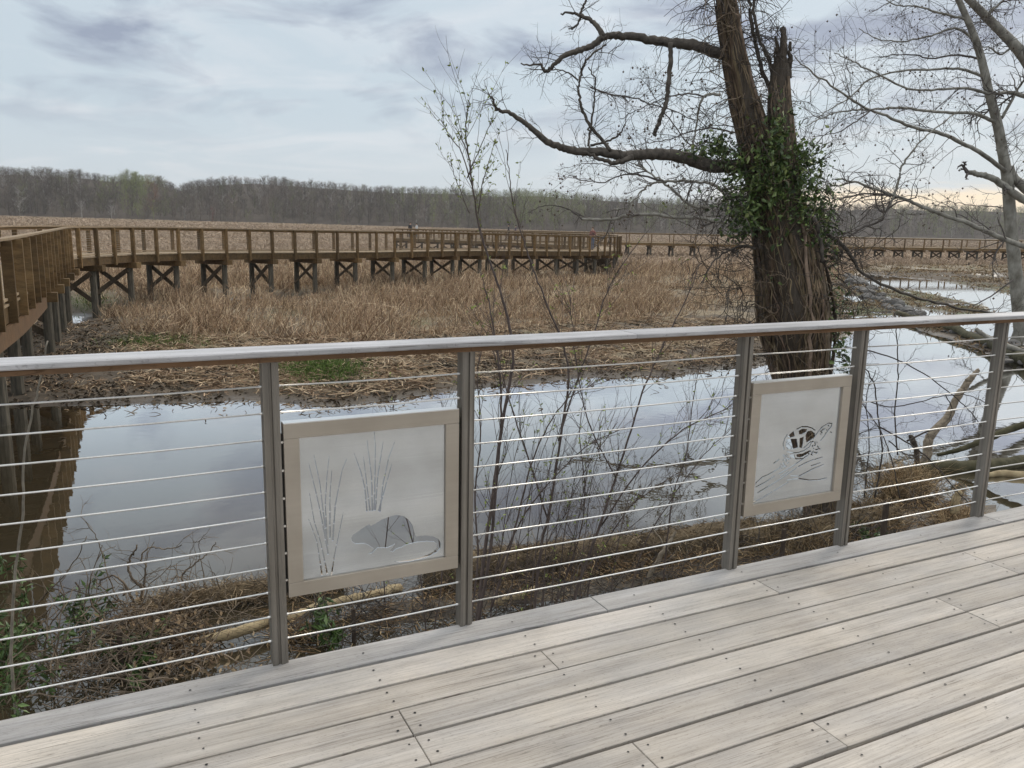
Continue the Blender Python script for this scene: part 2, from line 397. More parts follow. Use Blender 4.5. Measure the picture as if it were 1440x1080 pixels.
for (a, b) in ((-3.4, -1.0), (-1.0, 1.125), (1.125, 3.9), (3.9, 8.3)):
    mb = MB(); mb.box(a+.0006, b-.0006, -.024, .066, 1.0376, 1.0562, col=rng.uniform(0, 1, 3), bev=.002)
    mb.build('handrail_support', M_sub, railing)

# ------------------------------------------------------------------ picture panels (cut sheets in steel frames)
def cut_sheet(X0s, X1s, Z0s, Z1s, polys, strokes, yf, thick, cell=.001):
    nx = int(round((X1s-X0s)/cell)); nz = int(round((Z1s-Z0s)/cell))
    gx, gz = np.meshgrid(X0s+(np.arange(nx)+.5)*cell, Z0s+(np.arange(nz)+.5)*cell)
    hole = np.zeros(gx.shape, bool)
    for P in polys:
        P = np.asarray(P); ins = np.zeros(gx.shape, bool); j = len(P)-1
        for i in range(len(P)):
            xi, zi, xj, zj = P[i][0], P[i][1], P[j][0], P[j][1]
            cr = ((zi > gz) != (zj > gz)) & (gx < (xj-xi)*(gz-zi)/(zj-zi+1e-12)+xi); ins ^= cr; j = i
        hole |= ins
    for P, w0, w1, brk in strokes:
        P = np.asarray(P); L = 0
        seg = np.linalg.norm(np.diff(P, axis=0), axis=1); tot = seg.sum()
        for i in range(len(P)-1):
            a, b = P[i], P[i+1]; d = b-a; l2 = d@d
            t = np.clip(((gx-a[0])*d[0]+(gz-a[1])*d[1])/l2, 0, 1)
            dist = np.hypot(gx-a[0]-t*d[0], gz-a[1]-t*d[1]); s = L+t*seg[i]
            w = w0+(w1-w0)*s/tot; ok = dist < w
            if brk > 0: ok &= ((s % brk) > .0035)
            hole |= ok; L += seg[i]
    solid = ~hole
    m = MB(); V = []; Fq = []
    def quad(a, b, c, d):
        k = len(V); V.extend([a, b, c, d]); Fq.append([k, k+1, k+2, k+3])
    yb = yf+thick
    for r in range(nz):
        row = np.concatenate([[False], solid[r], [False]]); dd = np.flatnonzero(row[1:] != row[:-1])
        z0 = Z0s+r*cell; z1 = z0+cell
        for a, b in zip(dd[::2], dd[1::2]):
            xa = X0s+a*cell; xb = X0s+b*cell
            quad((xa, yf, z0), (xb, yf, z0), (xb, yf, z1), (xa, yf, z1)); quad((xb, yb, z0), (xa, yb, z0), (xa, yb, z1), (xb, yb, z1))
            quad((xa, yb, z0), (xa, yf, z0), (xa, yf, z1), (xa, yb, z1)); quad((xb, yf, z0), (xb, yb, z0), (xb, yb, z1), (xb, yf, z1))
    pad = np.vstack([np.zeros((1, nx), bool), solid, np.zeros((1, nx), bool)])
    for r in range(nz+1):
        z = Z0s+r*cell
        for up in (False, True):
            e = (pad[r+1] & ~pad[r]) if not up else (pad[r] & ~pad[r+1])
            row = np.concatenate([[False], e, [False]]); dd = np.flatnonzero(row[1:] != row[:-1])
            for a, b in zip(dd[::2], dd[1::2]):
                xa = X0s+a*cell; xb = X0s+b*cell
                if up: quad((xa, yf, z), (xb, yf, z), (xb, yb, z), (xa, yb, z))
                else: quad((xa, yb, z), (xb, yb, z), (xb, yf, z), (xa, yf, z))
    m.add(V, Fq); return m
def panel(label, x0, x1, z0, z1, polys, strokes):
    root = thing('picture_panel', label, 'panel', 'framed picture panels on the railing')
    fw = .049; yb = .042
    mb = MB(); gp = .0004
    mb.box(x0, x1, 0, yb, z1-fw, z1, bev=.0015); mb.box(x0, x1, 0, yb, z0, z0+fw, bev=.0015)
    mb.box(x0, x0+fw, 0, yb, z0+fw+gp, z1-fw-gp, bev=.0015); mb.box(x1-fw, x1, 0, yb, z0+fw+gp, z1-fw-gp, bev=.0015)
    mb.build('frame', M_frame, root)
    cut_sheet(x0+fw+.0005, x1-fw-.0005, z0+fw+.0005, z1-fw-.0005, polys, strokes, .010, .004).build('cut_sheet', M_sheet, root)
    mb = MB(); mb.box(x0+.0005, x1-.0005, .0005, yb-.0005, z1+.0002, z1+.0035); mb.build('top_sky_sheen', M_bright, root)  # added strip: the sky's sheen on the frame top put into brighter steel
    for (xa, xb) in ((x0-.011, x0-.0005), (x1+.0005, x1+.011)):
        mb = MB(); mb.box(xa, xb, .016, .030, z0+.012, z1-.035); mb.build('bracket', M_dark, root)
    for z in np.linspace(z0+.06, z1-.06, 6):
        mb = MB(); mb.tube([(x0-.004, .0145, z), (x0-.004, .0090, z)], .0042, 8); mb.build('bolt', M_bright, root)
M_bright = steel('top_sheen_and_bolt_steel', (.86, .86, .85), .3, (3, 60, 60), .03)  # bolts, and the sky sheen laid on the frame tops
M_dark = simple('dark_bracket_steel', (.03, .028, .026), (.06, .055, .05), 20, .6, .4, bmp=0)
def z1p(pts): return [tuple(PY(400+a/4.696, 600+b/4.696, .010)[[0, 2]]) for a, b in pts]
def z2p(pts): return [tuple(PY(1050+a/7.714, 580+b/7.714, .010)[[0, 2]]) for a, b in pts]
rat = [(440,735),(455,712),(490,690),(530,660),(560,645),(572,655),(600,640),(640,615),(690,595),(740,582),(790,592),(825,620),(845,650),(855,690),(862,715),(870,725),(930,718),(980,724),(1015,740),(1034,770),(1030,800),(1005,830),(960,855),(900,875),(830,890),(760,896),(725,890),(760,888),(820,880),(890,866),(945,846),(985,823),(1005,800),(1008,775),(990,760),(940,757),(880,763),(840,770),(795,783),(775,797),(740,806),(715,828),(695,820),(712,800),(733,772),(715,785),(680,800),(615,800),(600,815),(580,835),(550,842),(575,825),(590,805),(555,782),(525,770),(470,775),(448,758)]
stems = [[(250,990),(215,760),(160,610)],[(285,980),(240,770),(195,620),(165,440)],[(290,850),(245,600),(205,420),(160,245)],[(285,790),(255,560),(235,380),(195,190)],[(276,750),(270,500),(280,330),(295,195)],[(300,745),(300,450),(312,295)],[(310,990),(330,850),(388,570)],[(318,760),(335,520),(380,290),(410,215)],
         [(545,565),(530,400),(505,300),(462,178)],[(565,565),(545,400),(522,200)],[(580,565),(575,330),(545,90)],[(592,560),(598,300),(600,120),(592,30)],[(600,560),(615,330),(652,100)],[(630,570),(650,380),(690,200),(728,100)],[(620,565),(665,400),(708,250)]]
panel('framed steel panel with a cut-out of a long-tailed muskrat below tall reed stems', .483, 1.091, .2355, .8295,
      [z1p(rat)], [(z1p(s), .0029, .0010, .041+.007*(i % 4)) for i, s in enumerate(stems)])
tp = [[(565,200),(600,178),(655,180),(650,210),(600,240),(568,238)],[(660,205),(700,195),(745,230),(740,255),(700,300),(650,330),(640,290),(640,240)],[(575,280),(620,262),(615,330),(600,390),(572,380)],[(440,260),(510,200),(525,260),(470,275)],[(430,290),(545,285),(560,380),(480,405),(440,395),(420,350)],[(540,455),(610,445),(680,410),(690,430),(640,465),(590,490),(545,485)],[(470,450),(520,455),(525,490),(490,485)]]
ts = [[(545,180),(600,155),(660,155),(710,170),(745,195)],[(720,285),(790,190),(830,150),(890,115),(925,120)],[(925,120),(920,150),(885,190),(840,260),(800,305)],[(800,205),(850,175)],[(885,140),(895,150)],[(620,385),(690,320),(710,320)],
      [(740,330),(750,345)],[(770,365),(780,385)],[(740,430),(755,445)],[(700,455),(715,465)],[(400,460),(415,475)],[(430,495),(460,505)],[(395,550),(410,565)],[(380,580),(395,590)],[(440,550),(455,540)],
      [(295,550),(350,510)],[(75,790),(170,700),(250,665),(360,600)],[(100,810),(210,750),(300,690)],[(120,870),(270,780),(400,700),(540,600)],[(50,985),(160,930),(275,860)],[(295,850),(450,755)],[(350,665),(500,580),(660,470)],[(370,690),(450,640)],[(565,585),(640,545),(725,510)],[(570,690),(700,620),(830,565)],[(440,735),(560,715),(680,735),(780,730),(865,710)],[(740,510),(820,485)],[(700,580),(800,545)],[(480,685),(560,690)]]
_r = np.random.default_rng(5)
for (cx_, cy_, sx_, sy_, n_) in ((745, 370, 26, 40, 16), (715, 440, 30, 14, 9), (425, 490, 28, 22, 13), (405, 560, 28, 18, 10), (830, 215, 30, 26, 8)):
    for _ in range(n_):
        a_ = np.array([_r.normal(cx_, sx_), _r.normal(cy_, sy_)]); ts.append([tuple(a_), tuple(a_+_r.normal(0, 7, 2))])
ts += [[(405, 400), (395, 340), (415, 280), (440, 240)], [(440, 425), (500, 440), (560, 435), (620, 415), (680, 375), (700, 330)], [(470, 470), (540, 505), (610, 500), (680, 455)]]
panel('framed steel panel with a cut-out of a turtle climbing a log', 2.4395, 3.022, .2355, .8295,
      [z2p(q) for q in tp], [(z2p(q), .0031, .0024, 0) for q in ts])

# ------------------------------------------------------------------ ground, water
ZW = -2.35
def wp(pts, z=ZW): return np.array([PZ(x, y, z)[:2] for x, y in pts])
W1 = np.vstack([wp([(-60,577),(60,572),(165,567),(250,566),(340,563),(430,568),(480,571),(560,562),(643,549),(700,543),(752,538),(818,529),(870,530),(908,526),(947,530),(985,523),(1032,517),(1060,519),(1085,512),(1120,492),(1165,487),(1190,472),(1212,458),(1228,447),(1248,449),(1287,463),(1340,477),(1400,499),(1440,517)]),
                np.array([[30, 6.5], [34, -1.2], [-30, -1.2], [-34, 8], [-26, 15.2], [-14, 16.2]])])
W2 = wp([(1203,384),(1250,388),(1327,396),(1365,402),(1425,414),(1500,425),(1560,470),(1440,470),(1402,440),(1360,423),(1280,409),(1213,402)])
W3 = wp([(1213,408),(1240,426),(1275,444),(1330,460),(1440,488),(1560,520),(1570,470),(1440,466),(1400,452),(1340,441),(1290,433),(1250,419)])
WP = [wp([(328,423),(350,420),(384,425),(380,431),(350,431)]), wp([(80,447),(100,443),(120,445),(118,452),(95,457),(80,455)]), wp([(-40,490),(-10,488),(14,491),(16,499),(-10,502),(-40,500)]),
      wp([(1240,375),(1300,378),(1420,386),(1400,389),(1310,382)])]
POLYS = [W1, W2, W3]+WP
def sd_water(x, y):
    """signed distance to the water outlines: positive on land"""
    best = np.full(x.shape, 1e9)
    for P in POLYS:
        n = len(P); dm = np.full(x.shape, 1e9); ins = np.zeros(x.shape, bool); j = n-1
        for i in range(n):
            a, b = P[j], P[i]; d = b-a; l2 = d@d+1e-9
            t = np.clip(((x-a[0])*d[0]+(y-a[1])*d[1])/l2, 0, 1)
            dm = np.minimum(dm, (x-a[0]-t*d[0])**2+(y-a[1]-t*d[1])**2)
            ins ^= ((b[1] > y) != (a[1] > y)) & (x < (a[0]-b[0])*(y-b[1])/(a[1]-b[1]+1e-12)+b[0]); j = i
        dm = np.sqrt(dm); best = np.minimum(best, np.where(ins, -dm, dm))
    return best
LIMX = [-2000, -200, 0, 100, 140, 190, 300, 480, 700, 880, 1000, 1060, 1130, 1180, 1230, 1440, 3000]
LIMY = [330, 380, 400, 412, 440, 474, 484, 482, 470, 453, 441, 428, 408, 384, 373, 374, 374]
def rise(px, dist): return sstep(60, 340, dist)*np.clip(2.3*(1-px/900.0), 0, 2.8)
def ground(x, y, full=False):
    x = np.asarray(x, float); y = np.asarray(y, float)
    dist = np.hypot(x-CAM[0], y-CAM[1])
    nz = fbm(x*.55, y*.55, 3, 4)-.5; nz2 = fbm(x*2.6, y*2.6, 9, 4)-.5
    sd = sd_water(x, y) + nz*np.clip(dist*.025, .45, 1.6)
    land = ZW+.015+.26*(1-np.exp(-np.maximum(sd, 0)/1.8))+nz2*.11*sstep(0, .8, sd)+nz*.10*sstep(0, 2, sd)
    water = ZW-.02-np.minimum(.6, np.maximum(-sd, 0)*.22)
    z = np.where(sd > 0, land, water)
    px, py, dz = proj(np.stack([x, y, np.full(x.shape, -2.15)], -1))
    flat = (px > 1185)*(dz > 5)*sstep(372, 378, py)*(1-sstep(440, 470, py))
    z = np.where((sd > 0), z*(1-flat)+flat*(ZW+.03+(fbm(x*.25, y*.6, 41)-.42)*.34*sstep(0, 1.0, sd)), z)
    fr = ((x-CAM[0])*FH[0]+(y-CAM[1])*FH[1]) > 1
    z = z+np.where(fr, rise(px, dist), 0)
    if not full: return z
    lim = np.interp(px, LIMX, LIMY)
    return z, sd, px, py, lim, fr, nz, nz2
az = np.concatenate([np.radians(np.linspace(-180, -52, 50, endpoint=False)), np.radians(np.linspace(-52, 46, 820, endpoint=False)), np.radians(np.linspace(46, 180, 50, endpoint=False))])
ra = np.concatenate([np.geomspace(.8, 5, 30, endpoint=False), np.geomspace(5, 90, 430, endpoint=False), np.geomspace(90, 1400, 60)])
A, Rr = np.meshgrid(az, ra)
gx = CAM[0]+Rr*(np.sin(A)*RH[0]+np.cos(A)*FH[0]); gy = CAM[1]+Rr*(np.sin(A)*RH[1]+np.cos(A)*FH[1])
gz, sd, gpx, gpy, glim, gfr, gn1, gn2 = ground(gx, gy, True)
nr, na = gx.shape
mb = MB()
idx = np.arange(nr*na).reshape(nr, na); i2 = np.roll(idx, -1, axis=1)
q = np.stack([idx[:-1], i2[:-1], i2[1:], idx[1:]], -1).reshape(-1, 4)
q = q[:, ::-1]
reedz = (gpy < glim+6) & gfr & (gpy > 200)
thatch = np.where(gfr, sstep(150, 300, gpx)*(1-sstep(1040, 1120, gpx)), 0)*sstep(.5, 1.6, sd)
green = np.exp(-(((gpx-445)/60)**2+((gpy-520)/14)**2))*1.3 + np.exp(-(((gpx-230)/60)**2+((gpy-484)/9)**2)) + .6*np.exp(-(((gpx-130)/30)**2+((gpy-425)/9)**2)) + .5*((gpx > 1205) & (gpx < 1440) & (gpy > 400) & (gpy < 442)) + .35*sstep(.5, .75, fbm(gx*.3, gy*.3, 33))*((gpy < 500))
far = sstep(30, 60, np.hypot(gx, gy))
tn = fbm(gx*1.3, gy*1.3, 21)
mb.add(np.stack([gx, gy, gz], -1).reshape(-1, 3), q)
mb.c[0][:, 0] = np.clip(np.maximum(thatch*sstep(.35, .6, tn), reedz*.22)+far*.5*reedz, 0, 1).ravel()
mb.c[0][:, 1] = np.clip(green*gfr*sstep(.3, .6, fbm(gx*1.8, gy*1.8, 5)), 0, 1).ravel()
mb.c[0][:, 2] = (1-sstep(.0, .55, sd+gn2*.5)).ravel()
m, nt, b = newmat('marsh_mud'); a = N(nt, 'ShaderNodeAttribute', attribute_name='col'); sp = N(nt, 'ShaderNodeSeparateColor'); nt.links.new(a.outputs['Color'], sp.inputs[0])
v = mapped(nt, (1, 1, 1)); nA = noise(nt, 2.2, 8, .65, v); nB = noise(nt, 14, 5, .7, v)
mudc = ramp(nt, [(.3, (.052, .040, .028)), (.7, (.125, .098, .070))], nA.outputs['Fac'])
thc = ramp(nt, [(.3, (.12, .09, .055)), (.5, (.21, .165, .105)), (.72, (.34, .275, .19))], nB.outputs['Fac'])
grc = ramp(nt, [(.3, (.05, .075, .02)), (.7, (.11, .14, .045))], nB.outputs['Fac'])
def mixc(nt, f, c1, c2):
    k = N(nt, 'ShaderNodeMix', data_type='RGBA'); nt.links.new(f, k.inputs['Factor']); nt.links.new(c1, k.inputs[6]); nt.links.new(c2, k.inputs[7]); return k.outputs[2]
c = mixc(nt, sp.outputs[0], mudc.outputs[0], thc.outputs[0]); c = mixc(nt, sp.outputs[1], c, grc.outputs[0])
nt.links.new(c, b.inputs['Base Color'])
rr = N(nt, 'ShaderNodeMapRange'); rr.inputs['To Min'].default_value = .9; rr.inputs['To Max'].default_value = .35; nt.links.new(sp.outputs[2], rr.inputs[0]); nt.links.new(rr.outputs[0], b.inputs['Roughness'])
b.inputs['Specular IOR Level'].default_value = .35
bump(nt, b, nB.outputs['Fac'], .6, .04)
g_o = mb.build('ground', m, smooth=True); tag(g_o, 'brown mud and marsh ground spreading to the far trees', 'ground', kind='structure')

m, nt, b = newmat('still_pond_water')
b.inputs['Base Color'].default_value = (.050, .040, .024, 1); b.inputs['Roughness'].default_value = .6; b.inputs['Specular IOR Level'].default_value = 0
v = mapped(nt, (1, 1, 1)); nA = noise(nt, .9, 3, .5, v); nB = noise(nt, 5, 2, .5, v)
nn = N(nt, 'ShaderNodeMath', operation='ADD'); nt.links.new(nA.outputs['Fac'], nn.inputs[0]); nt.links.new(nB.outputs['Fac'], nn.inputs[1])
gls = N(nt, 'ShaderNodeBsdfGlossy'); gls.inputs['Roughness'].default_value = .01; gls.inputs['Color'].default_value = (.97, .97, .97, 1)
bp = N(nt, 'ShaderNodeBump'); bp.inputs['Strength'].default_value = .03; bp.inputs['Distance'].default_value = .03; nt.links.new(nn.outputs[0], bp.inputs['Height'])
nt.links.new(bp.outputs[0], gls.inputs['Normal'])
fr = N(nt, 'ShaderNodeFresnel'); fr.inputs['IOR'].default_value = 1.6
fc_ = ramp(nt, [(.05, (.07, .07, .07)), (.12, (.145, .145, .145)), (.15, (.20, .20, .20)), (.20, (.33, .33, .33)), (.27, (.55, .55, .55)), (.34, (.82, .82, .82)), (.6, (.97, .97, .97))], fr.outputs[0])
mx = N(nt, 'ShaderNodeMixShader'); nt.links.new(fc_.outputs[0], mx.inputs[0]); nt.links.new(b.outputs[0], mx.inputs[1]); nt.links.new(gls.outputs[0], mx.inputs[2])
nt.links.new(mx.outputs[0], nt.nodes['Material Output'].inputs['Surface'])
mb = MB(); mb.add([(-90, -30, ZW), (200, -30, ZW), (200, 130, ZW), (-90, 130, ZW)], [[0, 1, 2, 3]])
tag(mb.build('water', m), 'still grey pond water mirroring the cloudy sky', 'water', kind='structure')

# ------------------------------------------------------------------ reeds (uncountable dead stalks)
def ribbons(mb, base, tip1, tip2, w, col):
    """each blade: base -> knee -> tip ribbon, two quads"""
    n = len(base); d = tip1-base; s = np.cross(d, rng.normal(size=(n, 3))); s /= (np.linalg.norm(s, axis=1, keepdims=True)+1e-9)
    s *= w[:, None]*.5
    V = np.stack([base-s, base+s, tip1-s*.9, tip1+s*.9, tip2-s*.35, tip2+s*.35], 1).reshape(-1, 3)
    k = np.arange(n)*6
    mb.add(V, np.stack([k, k+1, k+3, k+2], -1), np.stack([k+2, k+3, k+5, k+4], -1), col=np.repeat(col, 6, axis=0))
def straw_col(n, lo=.6, hi=1.25):
    base = np.array([[.385, .275, .18], [.455, .34, .22], [.27, .185, .118], [.55, .43, .29], [.18, .12, .076], [.33, .23, .15]])
    return base[rng.integers(0, 6, n)]*rng.uniform(lo, hi, (n, 1))
def scatter(n, d0, d1, a0=-38, a1=36, pw=1.0):
    a = np.radians(rng.uniform(a0, a1, n)); u = rng.uniform(0, 1, n)
    d = (d0**pw+u*(d1**pw-d0**pw))**(1/pw) if pw != 0 else d0*(d1/d0)**u
    return CAM[0]+d*(np.sin(a)*RH[0]+np.cos(a)*FH[0]), CAM[1]+d*(np.sin(a)*RH[1]+np.cos(a)*FH[1]), d
mb = MB()
x, y, d = scatter(480000, 17, 75, pw=.9)
z, sd, px, py, lim, fr, _, _ = ground(x, y, True)
dens = fbm(x*.35, y*.35, 55); dens2 = fbm(x*1.1, y*1.1, 56)
keep = (py < lim+rng.normal(0, 4, len(x))) & (sd > .7) & (rng.uniform(0, 1, len(x)) < .10+1.0*sstep(.36, .60, dens)*sstep(.32, .62, dens2))
x, y, z, d = x[keep], y[keep], z[keep], d[keep]; n = len(x)
hgt = np.clip(rng.gamma(4.5, .16, n), .2, 1.5)*(.22+.75*sstep(.3, .7, fbm(x*.35, y*.35, 60)))
lean = rng.normal(0, .55, (n, 2))+np.array([.10, -.05]); broken = rng.uniform(0, 1, n) < .55
base = np.stack([x, y, z-.03], -1)
t1 = base+np.stack([lean[:, 0]*hgt*.6, lean[:, 1]*hgt*.6, hgt*.62], -1)
dirn = rng.normal(0, 1, (n, 2)); dirn /= np.linalg.norm(dirn, axis=1, keepdims=True)
dz = np.where(broken, rng.uniform(-.55, .15, n), rng.uniform(.25, .45, n))*hgt; hr = np.where(broken, rng.uniform(.2, .6, n), .12)*hgt
t2 = t1+np.stack([dirn[:, 0]*hr, dirn[:, 1]*hr, dz], -1)
t2[:, 2] = np.maximum(t2[:, 2], z)
w = np.clip(rng.uniform(.008, .024, n), d*.0005, None)
ribbons(mb, base, t1, t2, w, straw_col(n, .55, 1.55))
M_reed = attrmat('dead_reed_straw', .85, .15)
o = mb.build('reeds', M_reed); tag(o, 'dead tan reeds broken and tangled across the marsh', 'reeds', kind='stuff'); print('reeds near', n)
# far marsh
mb = MB(); x, y, d = scatter(230000, 70, 420, pw=.3)
z, sd, px, py, lim, fr, _, _ = ground(x, y, True); keep = (sd > .5) & (py < lim)
x, y, z, d = x[keep], y[keep], z[keep], d[keep]; n = len(x)
hgt = rng.uniform(.35, .75, n)*(.6+.8*fbm(x*.05, y*.05, 71)); base = np.stack([x, y, z-.03], -1)
t1 = base+np.stack([rng.normal(0, .15, n), rng.normal(0, .15, n), hgt*.6], -1); t2 = t1+np.stack([rng.normal(0, .25, n), rng.normal(0, .25, n), hgt*rng.uniform(-.1, .45, n)], -1)
patch = fbm(x*.02, y*.05, 91)[:, None]
ribbons(mb, base, t1, t2, d*.0008*rng.uniform(.6, 1.6, n), (straw_col(n)*.25+np.array([.45, .345, .255])*.75)*(.72+.5*patch))
tag(mb.build('distant_reeds', M_reed), 'flat expanse of pinkish brown reeds reaching to the woods', 'reeds', kind='stuff')
# litter on the bank
mb = MB(); x, y, d = scatter(90000, 14, 34, pw=1)
z, sd, px, py, lim, fr, _, _ = ground(x, y, True)
pr_ = np.where(px < 170, .25, np.where(px < 1050, .55, .12))*sstep(.15, .6, sd)
keep = (py > lim-8) & (sd > .1) & (rng.uniform(0, 1, len(x)) < pr_*(.3+1.2*sstep(.4, .6, fbm(x*.8, y*.8, 77))))
x, y, z, d = x[keep], y[keep], z[keep], d[keep]; n = len(x)
L = rng.uniform(.12, .6, n)*np.where(px[keep] < 200, .5, 1); an = rng.uniform(0, 6.283, n); base = np.stack([x, y, z+rng.uniform(0, .05, n)], -1)
t1 = base+np.stack([np.cos(an)*L*.5, np.sin(an)*L*.5, rng.uniform(-.01, .09, n)], -1); t2 = t1+np.stack([np.cos(an+.5)*L*.5, np.sin(an+.5)*L*.5, rng.uniform(-.07, .05, n)], -1)
ribbons(mb, base, t1, t2, rng.uniform(.012, .03, n), straw_col(n, .7, 1.2))
x, y, d = scatter(130000, 13, 32, pw=1)      # dark clods and rotten scraps on the bare mud
z, sd, px, py, lim, fr, _, _ = ground(x, y, True); keep = (py > lim-4) & (sd > .02) & (rng.uniform(0, 1, len(x)) < .1+.7*sstep(.38, .6, fbm(x*1.6, y*1.6, 78)))
x, y, z, d = x[keep], y[keep], z[keep], d[keep]; n = len(x); L = rng.uniform(.04, .16, n); an = rng.uniform(0, 6.283, n); base = np.stack([x, y, z-.01], -1)
t1 = base+np.stack([np.cos(an)*L*.5, np.sin(an)*L*.5, rng.uniform(.0, .05, n)], -1); t2 = t1+np.stack([np.cos(an+.7)*L*.5, np.sin(an+.7)*L*.5, rng.uniform(-.05, .01, n)], -1)
ribbons(mb, base, t1, t2, rng.uniform(.02, .06, n), np.array([[.06, .045, .03], [.10, .078, .052], [.17, .13, .09], [.04, .03, .02]])[rng.integers(0, 4, n)])
tag(mb.build('reed_litter', M_reed), 'flattened straw and stalks littering the far bank', 'litter', kind='stuff'); print('litter', n)
# short green grass tufts on the bank
mb = MB(); n = 5200; ppx = np.concatenate([rng.normal(445, 34, 3600), rng.normal(230, 34, 1000), rng.normal(130, 16, 600)]); ppy = np.concatenate([rng.normal(520, 8, 3600), rng.normal(485, 5, 1000), rng.normal(424, 5, 600)])
B = np.array([PZ(a, b_, -2.15) for a, b_ in zip(ppx, ppy)]); B[:, 2] = ground(B[:, 0], B[:, 1])-.02
h = rng.uniform(.05, .2, n); t1 = B+np.stack([rng.normal(0, .03, n), rng.normal(0, .03, n), h*.7], -1); t2 = t1+np.stack([rng.normal(0, .06, n), rng.normal(0, .06, n), h*.3], -1)
ribbons(mb, B, t1, t2, rng.uniform(.01, .02, n), np.array([[.085, .125, .03]])*rng.uniform(.6, 1.5, (n, 1)))
tag(mb.build('green_grass', M_reed), 'low green grass sprouting on the muddy far bank', 'grass', kind='stuff')

# ------------------------------------------------------------------ curving boardwalk across the marsh
def resample(P, step):
    P = np.asarray(P, float); L = np.concatenate([[0], np.cumsum(np.linalg.norm(np.diff(P, axis=0), axis=1))])
    n = max(2, int(L[-1]/step)); s = np.linspace(0, n*step if n*step <= L[-1] else L[-1], n+1)
    return np.stack([np.interp(s, L, P[:, k]) for k in range(2)], -1)
def normals(P):
    T = np.gradient(P, axis=0); T /= np.linalg.norm(T, axis=1, keepdims=True); return T, np.stack([-T[:, 1], T[:, 0]], -1)
def strip(mb, P, z0, z1, w, col=None, ends=True):
    """a rail of width w and height z0..z1 along the plan polyline P"""
    T, Nn = normals(P); n = len(P)
    V = []
    for sgn, z in ((-1, z0), (1, z0), (1, z1), (-1, z1)):
        V.append(np.column_stack([P+sgn*Nn*w/2, np.full(n, z)]))
    V = np.stack(V, 1).reshape(-1, 3); k = np.arange(n-1)*4
    fs = [np.stack([k+j, k+(j+1) % 4, k+4+(j+1) % 4, k+4+j], -1) for j in range(4)]
    mb.add(V, np.vstack(fs), [[0, 3, 2, 1], [4*n-4, 4*n-3, 4*n-2, 4*n-1]], col=col)
def cvec(X, d): return (CAM + X*RH + d*FH)[:2]
def colp(px, d): return PH(px, 340, d)[:2]
